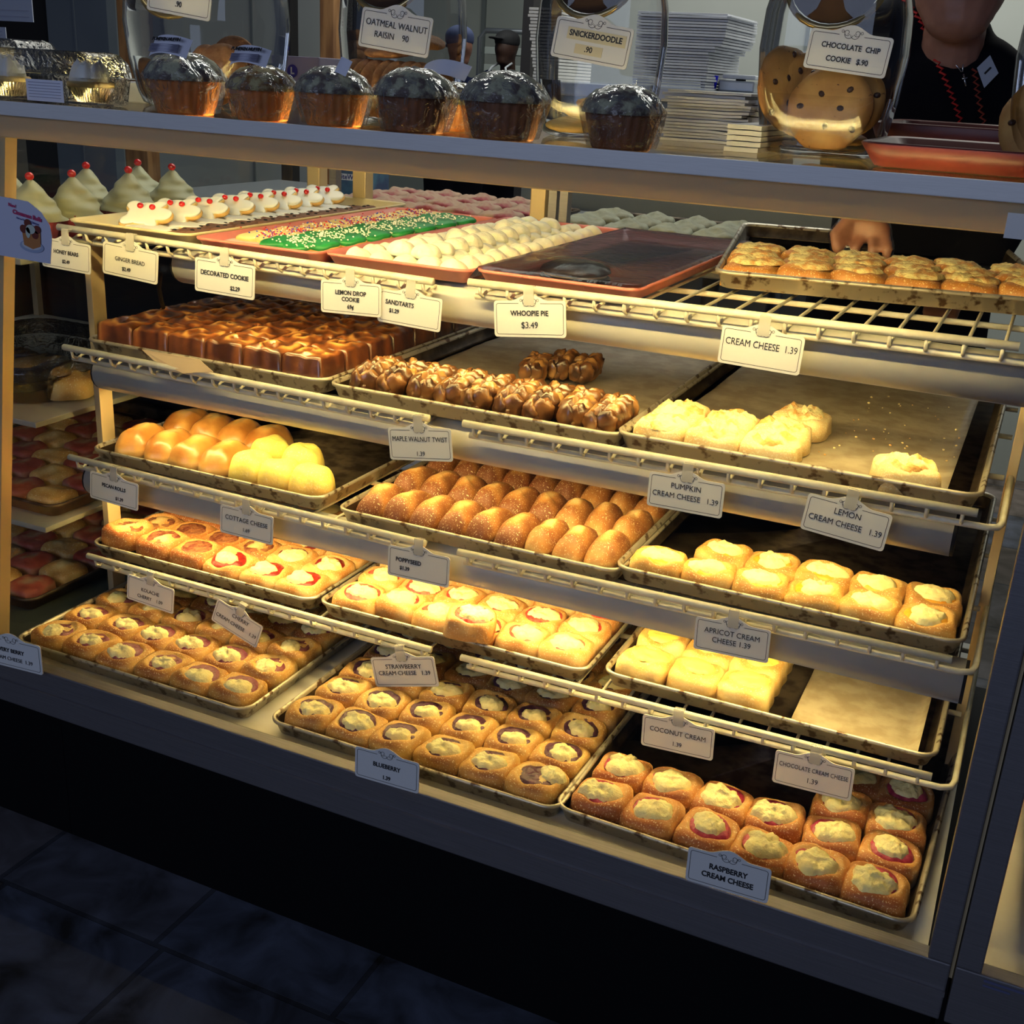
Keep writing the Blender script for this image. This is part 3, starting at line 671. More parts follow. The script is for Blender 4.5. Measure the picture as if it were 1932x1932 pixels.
bi, R = flat_cookie('icing', [(a, b, c-.002) for a, b, c in bear], .004, M_icing)
che = MB().ell((.0, 0, 0), (.0052, .0052, .0042), 10, 8).mesh('candied_cherry', M_cherry)
for i in range(8):
    t = thing('bear_cookie', 'white iced bear cookie with red cherries, %s in its row' % ('nearest' if i == 0 else ORD[i]+' from front' if i < 7 else 'farthest'), 'cookie', PL('t1', .088+.002*i, .085+i*.068, .024), 0, 'white bear cookies on the beige tray', rot=(.5, 0, .35))
    inst('cookie_base', bc, t, (0, 0, 0)); inst('icing', bi, t, (0, 0, .006))
    inst('candied_cherry', che, t, (-.010, .012, .0135)); inst('candied_cherry', che, t, (.010, .010, .0135))
    t = thing('bear_cookie', 'white iced bear cookie lying under the cherry ones, %s' % (ORD[i]+' from front'), 'cookie', PL('t1', .125+.002*i, .055+i*.068, .0062), 0, 'plain white cookies on the beige tray', rot=(0, .02, -.3))
    inst('cookie_base', bc, t); inst('icing', bi, t, (0, 0, .006))
gm, R = flat_cookie('gingerbread_cookie', [(0, 0, .016), (0, .026, .013), (.018, .006, .008), (-.018, .006, .008), (.011, -.024, .009), (-.011, -.024, .009)], .008, M_gbread)
gdot = MB().ell((0, 0, 0), (.004, .0025, .0016), 8, 5).mesh('raisin', M_dark)
for i in range(9):
    for j in range(2):
        t = thing('gingerbread_cookie', 'dark gingerbread cookie, %s from front in the %s column' % (ORD[i], ('left', 'right')[j]), 'cookie', PL('t1', .165+j*.034, .06+i*.062, .0062+.003*j), 0, 'gingerbread cookies on the beige tray', rot=(0, 0, rnd(-.2, .2)))
        inst('cookie_base', gm, t); inst('raisin', gdot, t, (0, .02, .0085)); inst('raisin', gdot, t, (0, .0, .0088))
# decorated cookies
def deco(seed):
    return flat_cookie('cookie_base', [(0, 0, .026), (.034, .004, .018), (-.034, -.004, .018), (.052, .01, .009), (-.05, -.012, .011)], .009, M_cook)
dc, _ = deco(0)
gi, _ = flat_cookie('green_icing', [(0, 0, .0262), (.034, .004, .0182), (-.034, -.004, .0182), (.052, .01, .0092), (-.05, -.012, .0112)], .010, M_green)
spm = {k: mat('sprinkle_'+k, v, .4) for k, v in dict(white=(.85, .84, .78), red=(.6, .02, .03), blue=(.04, .06, .5), purple=(.25, .03, .3)).items()}
def sprinkles(seed, cols, n, name):
    r = random.Random(seed); me = None; mb = MB(); mi = []
    for i in range(n):
        x = r.gauss(0, .018); y = r.gauss(0, .010); s_ = .0011; k = len(mb.f); mb.ell((x, y, 0), (s_*1.6, s_, s_), 6, 4); mi += [r.randrange(len(cols))]*(len(mb.f)-k)
    me = mb.mesh(name, spm[cols[0]])
    for c_ in cols[1:]: me.materials.append(spm[c_])
    me.polygons.foreach_set('material_index', mi); return me
sw1 = [sprinkles(i, ['white'], 90, 'white_sprinkles') for i in range(3)]; sm1 = [sprinkles(i+5, ['white', 'red', 'blue', 'red', 'purple'], 100, 'coloured_sprinkles') for i in range(3)]
for i in range(7):
    for j in range(2):
        g = j == 1
        t = thing('decorated_cookie', ('green iced cookie with white sprinkles, %s' if g else 'yellow cookie with red and blue sprinkles, %s') % ('nearest' if i == 0 else ORD[i]+' from front'), 'cookie', PL('t2', (.075, .152)[j]+.002*i, (.105, .062)[j]+i*.070, .0125+.002*j), 0,
                  ('green' if g else 'yellow')+' decorated cookies on the pink tray', rot=(.32, 0, .05))
        inst('cookie_base', dc, t)
        if g: inst('green_icing', gi, t, (0, 0, .0015))
        o = inst('sprinkles', (sw1 if g else sm1)[i % 3], t, (0, 0, .0122 if g else .0098)); o['kind'] = 'stuff'
o = sheet('t2', .012, .17, .010, .12, .008, 'crumpled tissue liner at the front of the decorated cookie tray', 0, 4, mat('pink_tissue', (.8, .62, .52), .6))
# lemon drop cookies
ld = [bun_mesh(120+i, .0215, .0215, .020, n=2, mt=M_white, top=.2, edge=.2, name='cookie', p=2.2, q=2) for i in range(4)]
for i in range(13):
    for j in range(5):
        pl = PL('t3', .040+j*.038, .035+i*.0435, .006)
        o = inst('lemon_drop_cookie', ld[(i*3+j) % 4], None, pl, (0, 0, rnd(0, 6)), (1, 1, 1.1))
        setp(o, 'white powdered cookie, %s in the %s of the pink tray' % (ordl(j), rowl(i) if i < 12 else 'last row'), 'cookie', 'white powdered cookies on the pink tray')
for i in range(11):
    for j in range(2):
        if i in (3, 7) and j == 0: continue
        o = inst('lemon_drop_cookie', ld[(i+j) % 4], None, PL('t3', .097+j*.040, .058+i*.0435, .0225), (0, 0, rnd(0, 6)), (1, 1, .95))
        setp(o, 'white powdered cookie on the upper layer, %s, %s' % (('left', 'right')[j], rowl(i) if i < 10 else 'last row'), 'cookie', 'white powdered cookies on the upper layer')
# whoopie pie + film
q = U(1085, 525, z=.655)
t = thing('whoopie_pie', 'dark chocolate whoopie pie alone under film on the pink tray', 'pie', (q.x, q.y, P['t4'][2]+.004)); t.scale = (1.35, 1.35, 1.0)
MB().lathe([(0, .0), (.030, .0), (.035, .004), (.036, .008), (.033, .011)], 28).build('lower_cake', M_choc, t, True)
MB().lathe([(0, .011), (.032, .011), (.033, .0125), (.032, .014), (0, .014)], 28).build('cream_filling', M_icing, t, True)
MB().lathe([(.032, .0135), (.036, .016), (.034, .021), (.024, .027), (.01, .029), (0, .029)], 28).build('upper_cake', M_choc, t, True)
V = []; Fc = []; nx, ny = 30, 40
for j in range(ny+1):
    for i in range(nx+1):
        u, v = i/nx, j/ny; lx, ly = -.004+.240*u, -.004+.608*v; e = min(u, 1-u, v*2.5, (1-v)*2.5)
        wx, wy, _, _ = P['t4']; dd = sqrt((wx+lx-q.x)**2+(wy+ly-q.y)**2)
        V.append(PL('t4', lx, ly, .0235-.016*(1-smst(e/.02))*(1 if e < .02 else 0)+.0008*nz((lx, ly), 30)+.0115*smst((.078-dd)/.05)))
for j in range(ny):
    for i in range(nx): k = j*(nx+1)+i; Fc.append((k, k+1, k+nx+2, k+nx+1))
setp(MB().add(V, Fc).build('cling_film', clear('tray_film', (.90, .91, .95), .16, .9, bump=.25, bs=25), None, True), 'clear cling film stretched over the whoopie pie tray', 'plastic wrap')

# ------------------------------------------------------------------ price tags
def outline(w, h, r, hump_w, hump_h, n=5):
    pts = []
    for cx, cy, a0 in ((w/2-r, -h/2+r, -90), (w/2-r, h/2-r, 0)):
        for k in range(n+1): a = radians(a0+90*k/n); pts.append((cx+r*cos(a), cy+r*sin(a)))
    if hump_h:
        for k in range(13):
            u = 1-2*k/12; pts.append((u*hump_w/2, h/2+hump_h*(cos(u*pi)*.5+.5)**.8))
    for cx, cy, a0 in ((-w/2+r, h/2-r, 90), (-w/2+r, -h/2+r, 180)):
        for k in range(n+1): a = radians(a0+90*k/n); pts.append((cx+r*cos(a), cy+r*sin(a)))
    return pts
def plate_mesh(w, h, hump, mt):
    ol = outline(w, h, .004, w*.5, hump); n = len(ol); V = [(x, 0, z) for x, z in ol]+[(x, .0012, z) for x, z in ol]
    return MB().add(V, [tuple(range(n)), tuple(range(2*n-1, n-1, -1))]+[(i, i+n, (i+1) % n+n, (i+1) % n) for i in range(n)]).mesh('card', mt, False)
def border_mesh(w, h):
    ol = outline(w-.007, h-.007, .003, 0, 0); a = [(x, z) for x, z in ol]; mb = MB(); n = len(a)
    gap = w*.15; V = []; Fc = []
    # split the top edge to leave room for the scroll
    pts = [(x, z) for x, z in a]; k = len(pts)//2
    path = [(-gap, (h-.007)/2)]+pts[k:]+pts[:k]+[(gap, (h-.007)/2)]
    path = [p for p in path]
    ww = .00032
    for i in range(len(path)):
        p = Vector(path[i]); a0 = Vector(path[max(0, i-1)]); b0 = Vector(path[min(len(path)-1, i+1)]); t = (b0-a0).normalized(); nn = Vector((-t.y, t.x))*ww
        V += [(p.x+nn.x, -.0002, p.y+nn.y), (p.x-nn.x, -.0002, p.y-nn.y)]
    for i in range(len(path)-1): Fc.append((2*i, 2*i+1, 2*i+3, 2*i+2))
    return mb.add(V, Fc).mesh('border_line', M_ink, False)
def scroll_mesh():
    mb = MB()
    for s_ in (-1, 1):
        for (cx, cz, r0, r1, a0, turns, wd) in ((.0062, 0, .0038, .0018, 200, 1.15, .0003), (.0115, .0012, .0020, .0009, 160, 1.2, .00026), (.0042, -.0012, .0058, .0046, 190, .5, .0003)):
            V = []; Fc = []; n = 26
            for i in range(n+1):
                u = i/n; a = radians(a0)+u*turns*2*pi; r = r0+(r1-r0)*u
                for d in (-wd, wd): V.append((s_*(cx+(r+d)*cos(a)), -.00025, cz+(r+d)*sin(a)))
            for i in range(n): Fc.append((2*i, 2*i+1, 2*i+3, 2*i+2))
            mb.add(V, Fc)
    return mb.mesh('scroll_ornament', M_ink, False)
TW, TH = .100, .046
card_me = plate_mesh(TW, TH, .0085, M_tag); bord_me = border_mesh(TW, TH); scr_me = scroll_mesh()
strip_me = {}
def tag(tl, tr, bl, y, lines, label, clip=True, w=None, lean=-.06, z_off=0, tape=None, name='price_tag', scroll=True, rail=True):
    a, b, c_ = U(*tl, y=y), U(*tr, y=y), U(*bl, y=y)
    ctr = (b+c_)/2; ww = (b-a).length; sc = ww/TW; roll = math.atan2((b-a).z, (b-a).x)
    t = thing(name, label, 'price tag', ctr, 0); t.rotation_euler = (lean, -roll, 0); t.scale = (sc, 1, sc if sc < 1.06 else 1.03)
    inst('card', card_me, t); inst('border_line', bord_me, t); inst('scroll_ornament', scr_me, t, (0, 0, TH/2-.0005))
    if tape:
        for (x0, x1, z0, z1) in tape: MB().box(x0, x1, -.0005, -.0001, z0, z1).build('paper_strip', mat('cream_tape', (.74, .66, .45), .6), t)
    for (txt, x, z, size, bold) in lines:
        me = text_mesh(txt, size, bold, M_ink); wd = max(v.co.x for v in me.vertices)-min(v.co.x for v in me.vertices)
        k = min(.92, .087/wd); inst('lettering', me, t, (x, -.0006, z), (pi/2, 0, 0), (k, 1.0, 1))
    if clip:
        k = MB().box(-.007, .007, -.0022, -.0009, TH/2-.006, TH/2+.018).box(-.007, .007, -.0022, .006, TH/2+.017, TH/2+.0182); k.build('clip', M_clip, t)
    return t
B = .00022
Y1 = .152
tag((83, 447), (175, 463), (76, 501), Y1, [('HONEY BEARS', 0, .004, .0085, B), ('$2.49', 0, -.010, .0075, B)], 'honey bears price tag at the left end of the top shelf')
tag((195, 460), (299, 482), (193, 509), Y1, [('GINGER BREAD', 0, .002, .0085, 0), ('$2.49', -.006, -.011, .0075, B)], 'ginger bread price tag on the top shelf rail')
tag((370, 489), (483, 507), (366, 543), Y1, [('DECORATED COOKIE', 0, .004, .0088, B), ('$2.29', .018, -.012, .0078, B)], 'decorated cookie price tag on the top shelf rail')
tag((605, 527), (719, 537), (606, 588), Y1, [('LEMON DROP', 0, .007, .0088, B), ('COOKIE', 0, -.002, .0085, B), ('69\u00a2', 0, -.0125, .0082, B)], 'lemon drop cookie price tag on the top shelf rail')
tag((716, 543), (835, 564), (712, 606), Y1+.004, [('SANDTARTS', -.016, .0065, .0088, B), ('$1.29', -.024, -.005, .0078, B)], 'sandtarts price tag half behind the lemon drop tag')
tag((934, 571), (1070, 572), (931, 631), Y1, [('WHOOPIE PIE', 0, .007, .0092, B), ('$3.49', 0, -.008, .0115, 0)], 'whoopie pie price tag on the top shelf rail')
tag((1363, 612), (1519, 637), (1354, 683), Y1, [('CREAM CHEESE  1.39', 0, .005, .0118, 0)], 'cream cheese price tag at the right of the top shelf')
tag((731, 806), (850, 809), (737, 867), Y1, [('MAPLE WALNUT TWIST', 0, .007, .0098, 0), ('1.39', 0, -.0135, .009, 0)], 'maple walnut twist price tag under the second shelf rail')
tag((1229, 887), (1372, 912), (1217, 954), Y1, [('PUMPKIN', 0, .009, .0105, 0), ('CREAM CHEESE   1.39', .0, -.004, .0102, 0)], 'pumpkin cream cheese price tag on the second shelf rail')
tag((1526, 930), (1685, 974), (1509, 996), Y1, [('LEMON', 0, .010, .0105, 0), ('CREAM CHEESE   1.39', .0, -.004, .0105, 0)], 'lemon cream cheese price tag at the right of the second shelf')
tag((175, 892), (266, 918), (165, 934), Y1, [('PECAN ROLLS', 0, .0055, .0085, B), ('$1.39', .012, -.012, .0078, B)], 'pecan rolls price tag at the left of the third shelf')
tag((414, 951), (514, 976), (417, 1003), Y1, [('COTTAGE CHEESE', 0, .005, .0105, 0), ('1.69', 0, -.010, .0085, 0)], 'cottage cheese price tag on the third shelf rail')
tag((733, 1030), (849, 1055), (731, 1081), Y1, [('POPPYSEED', -.016, .004, .0088, B), ('$1.39', -.022, -.008, .0078, B)], 'poppyseed price tag on the third shelf rail')
tag((1312, 1163), (1454, 1191), (1309, 1222), Y1, [('APRICOT CREAM', 0, .007, .0105, 0), ('CHEESE 1.39', 0, -.005, .0105, 0)], 'apricot cream cheese price tag at the right of the third shelf')
tag((240, 1085), (328, 1115), (240, 1126), Y1, [('KOLACHE', 0, .003, .0092, 0), ('CHERRY    1.09', 0, -.010, .009, 0)], 'kolache cherry price tag at the left of the lowest shelf')
tag((413, 1125), (499, 1179), (396, 1173), Y1, [('CHERRY', .005, .010, .0105, 0), ('CREAM CHEESE    1.39', 0, -.005, .0098, 0)], 'steeply tilted cherry cream cheese price tag on the lowest shelf')
tag((705, 1239), (825, 1237), (703, 1297), Y1, [('STRAWBERRY', 0, .008, .0098, 0), ('CREAM CHEESE   1.39', 0, -.002, .0094, 0)], 'strawberry cream cheese price tag on the lowest shelf rail')
tag((1210, 1354), (1346, 1384), (1212, 1398), Y1, [('COCONUT CREAM', 0, .005, .0098, 0), ('1.39', 0, -.011, .0088, 0)], 'coconut cream price tag on the lowest shelf rail')
tag((1464, 1415), (1614, 1452), (1456, 1474), Y1, [('CHOCOLATE CREAM CHEESE', 0, .006, .0086, 0), ('1.39', 0, -.009, .0095, 0)], 'chocolate cream cheese price tag at the right of the lowest shelf')
tag((-32, 1198), (80, 1225), (-34, 1241), -.072, [('VERY BERRY', 0, .004, .0085, B), ('CREAM CHEESE  1.39', 0, -.009, .0082, 0)], 'blue-lit very berry price tag on the bottom frame at far left', clip=False)
tag((672, 1408), (793, 1442), (668, 1462), -.072, [('BLUEBERRY', 0, .004, .009, B), ('1.39', 0, -.013, .008, B)], 'blue-lit blueberry price tag on the bottom frame', clip=False)
tag((1299, 1597), (1456, 1642), (1293, 1659), -.072, [('RASPBERRY', 0, .005, .0098, .0003), ('CREAM CHEESE', 0, -.007, .0098, .0003)], 'blue-lit raspberry cream cheese price tag on the bottom frame', clip=False)
a, b = U(1903, 396, y=-.050), U(1985, 458, y=-.050)
setp(MB().box(a.x, b.x, -.0485, -.0475, b.z, a.z).build('paper_note', M_tag), 'plain white paper note on the glass at the right edge', 'note')
# folded tag lying on second shelf
V = [U(268, 660, y=.175), U(375, 678, y=.172), U(402, 702, y=.160), U(345, 704, y=.160), U(290, 680, y=.170)]
sh = MB().add(V+[p+Vector((0, .0008, .0004)) for p in V], [(0, 1, 2, 3, 4), (9, 8, 7, 6, 5)]+[(i, (i+1) % 5, 5+(i+1) % 5, 5+i) for i in range(5)])
setp(sh.build('folded_card', mat('kraft_card', (.6, .45, .28), .7)), 'bent tan card lying against the sticky roll pan', 'card')

# flyer on the glass at far left
a, b, c_ = U(-62, 360, y=-.052), U(95, 385, y=-.052), U(95, 490, y=-.052)
t = thing('flyer', 'pale lilac cinnamon roll flyer taped on the glass at far left', 'flyer', ((a.x+b.x)/2, -.054, (b.z+c_.z)/2), 0, rot=(0, radians(1.), 0))
w_, h_ = (b.x-a.x)/2, (b.z-c_.z)/2+.004
ol = [(-w_, -h_), (w_*.92, -h_*1.0), (w_, -h_*.1), (w_*.97, h_*.25), (w_*.8, h_*.62), (w_*.5, h_*.92), (-w_, h_)]; n = len(ol)
yy = lambda x, z: -.010*max(0, (x/w_+z/h_)-1.40)
MB().add([(x, yy(x, z), z) for x, z in ol]+[(x, yy(x, z)+.0006, z) for x, z in ol], [tuple(range(n)), tuple(range(2*n-1, n-1, -1))]+[(i, i+n, (i+1) % n+n, (i+1) % n) for i in range(n)]).build('paper', mat('lilac_paper', (.62, .64, .82), .5), t)
px = w_*.60
inst('lettering', text_mesh('Cinnamon Rolls', .0078, .0003, M_inkr), t, (px-.010, -.0016, h_*.46), (pi/2, 0, 0)).rotation_euler = (pi/2, .12, 0)
inst('lettering', text_mesh('New!', .006, .0002, M_inkr), t, (px-.035, -.0016, h_*.72), (pi/2, .12, 0))
inst('lettering', text_mesh('Hot or You Need Delicious', .0034, .0001, M_inkp), t, (px-.010, -.0016, h_*.29), (pi/2, .12, 0))
pm = MB()
def disc(mb, cx, cz, rx, rz_, y, n=24): mb.add([(cx, y, cz)]+[(cx+rx*cos(2*pi*k/n), y, cz+rz_*sin(2*pi*k/n)) for k in range(n)], [(0, 1+k, 1+(k+1) % n) for k in range(n)])
disc(pm, px-.006, -h_*.52, .021, .008, -.0012); pm.build('printed_plate', mat('print_blue', (.35, .42, .62), .6), t)
pm = MB(); disc(pm, px-.006, -h_*.48, .017, .006, -.0013); pm.build('printed_plate', mat('print_pale', (.6, .62, .7), .6), t)
pm = MB().add([(px-.021, -.0015, -h_*.0), (px-.019, -.0015, -h_*.5), (px-.004, -.0015, -h_*.6), (px+.010, -.0015, -h_*.48), (px+.011, -.0015, 0)], [(0, 1, 2, 3, 4)]); pm.build('printed_roll', mat('print_orange', (.5, .2, .06), .6), t)
pm = MB()
for q_ in ((-.018, .02, .006), (-.009, .0, .005), (.006, .06, .006), (-.010, .22, .006), (.002, -.12, .006)): disc(pm, px+q_[0], h_*q_[1], q_[2], q_[2]*.9, -.0018)
pm.build('printed_roll_top', mat('print_brown', (.16, .03, .02), .6), t)
pm = MB(); disc(pm, px-.005, h_*.04, .008, .006, -.0021); disc(pm, px-.010, -h_*.08, .004, .007, -.0021); pm.build('printed_icing', mat('print_mint', (.55, .62, .55), .6), t)

# ------------------------------------------------------------------ things on the counter
CZ = .8412
def muffin(px, wpx, top, paper, label, tops, name='muffin', y=.005, lab=None, film=True, rz=0):
    p = U(px, 240, y=y); D = (p-CP).dot(FWD); r = wpx/2*D/F; sd = px
    t = thing('muffin', label, 'muffin', (p.x, y, CZ), rz)
    h1 = r*.92
    MB().lathe([(0, .0005), (r*.66, .0005), (r*.70, .004), (r*.86, h1*.75), (r*.90, h1)], 96, .028, 24).build('paper_cup', paper, t, True)
    V = []; Fc = []; nr, ns = 16, 44
    for i in range(nr):
        rho = i/(nr-1)
        for k in range(ns):
            a = 2*pi*k/ns; R = r*1.0*rho*(1+.05*nz((cos(a), sin(a)), 1.5, sd)); x, yy_ = R*cos(a), R*sin(a)
            z = h1*.88+r*.62*max(0, 1-rho**2.6)**.6+.0035*nz((x, yy_), 85, sd)*(1-rho**5)+.002*nz((x, yy_), 210, sd)*(1-rho**5)
            V.append((x, yy_, z))
    V.append((0, 0, h1*.8)); 
    for i in range(nr-1):
        for k in range(ns): Fc.append((i*ns+k, (i+1)*ns+k, (i+1)*ns+(k+1) % ns, i*ns+(k+1) % ns))
    for k in range(ns): Fc.append(((nr-1)*ns+k, len(V)-1, (nr-1)*ns+(k+1) % ns))
    MB().add(V, Fc).build('crumb_top', tops, t, True)
    # cling film pulled tight over the dome and gathered under the base
    prof = [(.002, h1*.88+r*.66), (r*.4, h1*.88+r*.62), (r*.8, h1*.88+r*.40), (r*1.03, h1*.98), (r*1.0, h1*.8), (r*.88, h1*.3), (r*.82, .003)]
    mb = MB().lathe(prof, 40); 
    for q in range(len(mb.v)):
        v = Vector(mb.v[q]); a = math.atan2(v.y, v.x); k = 1+.03*sin(a*9+sd+v.z*60)+.03*nz(v, 60, sd); mb.v[q] = (v.x*k, v.y*k, v.z)
    mb.build('cling_film', M_wrap, t, True)
    if lab:
        lx, lz, tilt, yaw, w_, h_, txt = lab
        V = []; Fc = []; n = 10
        for i in range(n+1):
            u = (i/n-.5)*2
            for j in (0, 1, 2): V.append((u*w_, (j-1)*h_, -.010*u*u))
        for i in range(n):
            for j in (0, 1): k = i*3+j; Fc.append((k, k+3, k+4, k+1))
        l = MB().add(V, Fc).build('label', mat('lilac_label', (.76, .77, .90), .5), t, True); l.location = (lx*r, -r*.66, lz); l.rotation_euler = (tilt, 0, yaw)
        l['label'] = 'pale printed label on the muffin film'
        if txt:
            inst('lettering', text_mesh(txt, .0058, .0003, M_ink), l, (w_*.05, h_*.42, .0016), (0, 0, 0))
            tl = MB()
            for k in range(6): tl.box(-w_*.75, w_*.75, h_*(-.05-.15*k)-.0003, h_*(-.05-.15*k)+.0003, -.0025, .0004)
            tl.build('fine_print', mat('print_grey', (.3, .3, .42), .6), l)
    return t
muffin(352, 150, 112, M_cupp, 'crumb muffin with a pumpkin muffin label, leftmost on the counter', M_muff, lab=(.0, .080, 1.05, -.10, .031, .012, 'PUMPKIN MUFFIN'))
muffin(496, 134, 124, M_cupp, 'golden crumb muffin in orange paper with a pumpkin muffin label', M_muffp, lab=(-.05, .074, 1.05, -.1, .028, .011, 'PUMPKIN MUFFIN'))
muffin(630, 146, 130, M_cupp, 'film-wrapped crumb muffin between the labelled muffin and the oatmeal jar', M_muff, lab=(.55, .068, 1.1, -.7, .012, .009, None))
muffin(782, 158, 140, M_cupd, 'dark wrapped crumb muffin in front of the oatmeal walnut jar', M_muff)
muffin(853, 120, 140, M_cupp, 'wrapped muffin with tilted label behind the dark muffin', M_muffp, y=.105, lab=(-.1, .072, .85, -.15, .034, .011, None))
muffin(950, 168, 155, M_cupd, 'wide dark wrapped muffin left of the snickerdoodle jar', M_muff)
muffin(1174, 160, 165, M_cupd, 'wrapped blue-grey crumb muffin, rightmost on the counter', M_muff, y=-.005)

# cookie jars
def jar(px, y, wid, label, rz=0, dp=.72, H=.235):
    p = U(px, 200, y=y); t = thing('cookie_jar', label, 'jar', (p.x, y, CZ+.0004), rz); w_ = wid/2
    prof = [(0, .002), (.70, .0), (.80, .004), (.86, .018), (.95, .06), (1.0, .11), (.97, .15), (.86, .19), (.74, .215), (.70, H)]
    mb = MB().lathe([(a*w_, z) for a, z in prof], 56, sq=4.5)
    mb.v = [(x, yy_*dp, z) for x, yy_, z in mb.v]
    mb.build('glass_body', M_jar, t, True)
    mb = MB().lathe([(a*w_*.95, z+.004) for a, z in prof[1:5]], 56, sq=4.5); mb.v = [(x, yy_*dp, z) for x, yy_, z in mb.v]
    mb.build('glass_base', M_jar, t, True)
    ring = MB().tube([(w_*.66*cos(a), w_*.66*sin(a), 0) for a in [2*pi*k/32 for k in range(32)]], .0035, 8, True).build('mouth_ring', mat('brass_ring', (.5, .38, .18), .3, .8), t, True)
    ring.location = (0, -w_*dp*.60, .178); ring.rotation_euler = (radians(62), 0, 0)
    lid = MB().lathe([(0, 0), (w_*.60, 0), (w_*.62, .004), (w_*.3, .012), (0, .013)], 32).build('lid', mat('dark_brown_lid', (.06, .03, .018), .9), t, True)
    lid.location = (0, -w_*dp*.60+.002, .178); lid.rotation_euler = (radians(62), 0, 0)
    return t, p
def jlabel(tl, tr, bl, y, lines, label, tape=None): return tag(tl, tr, bl, y, lines, label, clip=False, lean=-.08, tape=tape)
cm = [MB().lathe([(0, 0), (.040, 0), (.046, .003), (.047, .006), (.040, .010), (.02, .012), (0, .0125)], 30) for i in range(2)]
def cookie_me(r, th, mt, seed=0, heart=False):
    mb = MB().lathe([(0, 0), (r*.85, 0), (r, th*.35), (r*.97, th*.7), (r*.8, th), (r*.4, th*1.05), (0, th*1.05)], 34)
    for q in range(len(mb.v)):
        v = Vector(mb.v[q]); k = 1+.06*nz(v, 40, seed); z = v.z+.0012*nz(v, 90, seed)
        mb.v[q] = (v.x*k, v.y*k, z); mb.a[q] = .45+.4*nz(v, 50, seed)+.3*smst((v.xy.length/r-.75)/.25)
    me = mb.mesh('cookie', mt); return me
JY = .215
CCH = [cookie_me(.047, .011, M_ccook, i) for i in range(3)]
chip = MB().ell((0, 0, 0), (.0042, .0034, .002), 8, 5).mesh('chocolate_chip', mat('chocolate_chip', (.05, .02, .012), .4))
t, p = jar(1560, JY, .158, 'tall glass jar of chocolate chip cookies by the red trays')
def cc(loc, rot, lab, i, mes=CCH, chips=True, cat='cookie'):
    c_ = thing('cookie', lab, cat, loc, rot=rot); inst('cookie_body', mes[i % len(mes)], c_)
    if chips:
        for k in range(7):
            a = k*2.4+i; r = .012+.005*k; inst('chocolate_chip', chip, c_, (r*cos(a), r*sin(a), .0112), (0, 0, a))
    return c_
cc((p.x+.010, JY-.030, CZ+.050), (radians(72), .12, .0), 'large chocolate chip cookie flat against the jar front', 0)
cc((p.x+.018, JY-.014, CZ+.060), (radians(70), .3, .1), 'chocolate chip cookie behind the front one in the right jar', 1)
cc((p.x-.050, JY-.006, CZ+.068), (radians(80), 0, radians(60)), 'chocolate chip cookie on edge at the left side of the jar', 2)
cc((p.x-.034, JY+.010, CZ+.062), (radians(80), 0, radians(50)), 'chocolate chip cookie on edge behind the left one in the jar', 1)
cc((p.x+.008, JY+.022, CZ+.072), (radians(52), .2, .3), 'chocolate chip cookie leaning at the back of the jar', 0)
cc((p.x+.0, JY+.012, CZ+.018), (.1, .1, .3), 'chocolate chip cookie lying at the bottom of the jar', 2)
jlabel((1529, 51), (1685, 72), (1517, 127), .148, [('CHOCOLATE  CHIP', .002, .006, .0088, B), ('COOKIE   $.90', .001, -.009, .0088, B)], 'chocolate chip cookie label on the right cookie jar')
t, p = jar(1126, JY, .150, 'nearly empty glass jar with a snickerdoodle label')
SN = [cookie_me(.040, .009, M_cook, 5+i) for i in range(2)]
for k in range(3): cc((p.x-.02+.014*k, JY-.008+.012*k, CZ+.010+.010*k), (.15, .1*k, k), ('lowest snickerdoodle cookie at the jar bottom', 'middle snickerdoodle cookie at the jar bottom', 'topmost snickerdoodle cookie at the jar bottom')[k], k, SN, False)
jlabel((1051, 34), (1196, 60), (1039, 100), .148, [('SNICKERDOODLE', .004, .007, .0092, .0003), ('.90', -.002, -.009, .009, B)], 'snickerdoodle label on the middle right cookie jar', tape=[(-.033, .043, .0, .0135), (-.02, .016, -.015, -.004)])
t, p = jar(758, JY, .155, 'glass jar of brown cookies with an oatmeal walnut raisin label')
BR = [cookie_me(.036, .010, M_brcook, 15+i) for i in range(2)]
for k in range(8): cc((p.x-.056+.016*k, JY-.02+.004*(k % 2), CZ+.040), (radians(84), 0, radians(70)), 'brown oatmeal cookie standing on edge, %s in the jar' % ordl(k), k, BR, False)
for k in range(3): cc((p.x-.02+.02*k, JY+.005, CZ+.083+.008*k), (.15, -.1*k, k), 'brown oatmeal cookie lying on top of the upright ones, %s' % ('lowest', 'middle', 'topmost')[k], k, BR, False)
jlabel((685, 18), (818, 41), (675, 80), .148, [('OATMEAL WALNUT', .001, .007, .0108, 0), ('RAISIN    90', -.004, -.006, .0105, 0)], 'oatmeal walnut raisin label on a cookie jar')
t, p = jar(396, JY, .215, 'wide glass jar with a few brown cookies at left', H=.24)
for k, (dx, dz, dy, ry) in enumerate(((-.055, .045, 0, .3), (.012, .048, -.02, -.2), (.030, .062, .02, .1), (.048, .050, -.03, .35), (-.02, .034, .03, .1))):
    cc((p.x+dx, JY+dy, CZ+dz), (radians(78), ry, radians(20*k-30)), 'rough brown cookie standing in the wide left jar, ' + ('farthest left', 'middle', 'behind the right pair', 'front right', 'at the back')[k], k, BR, False)
jlabel((282, -44), (402, -22), (277, 7), .130, [('.90', 0, -.010, .009, B)], 'cropped cookie label at the top of the wide left jar')
t, p = jar(2062, .12, .155, 'glass jar cut off by the right edge of the photograph')
cc((p.x-.035, .09, CZ+.052), (radians(75), 0, -.3), 'orange-brown cookie in the jar at the right edge', 0)

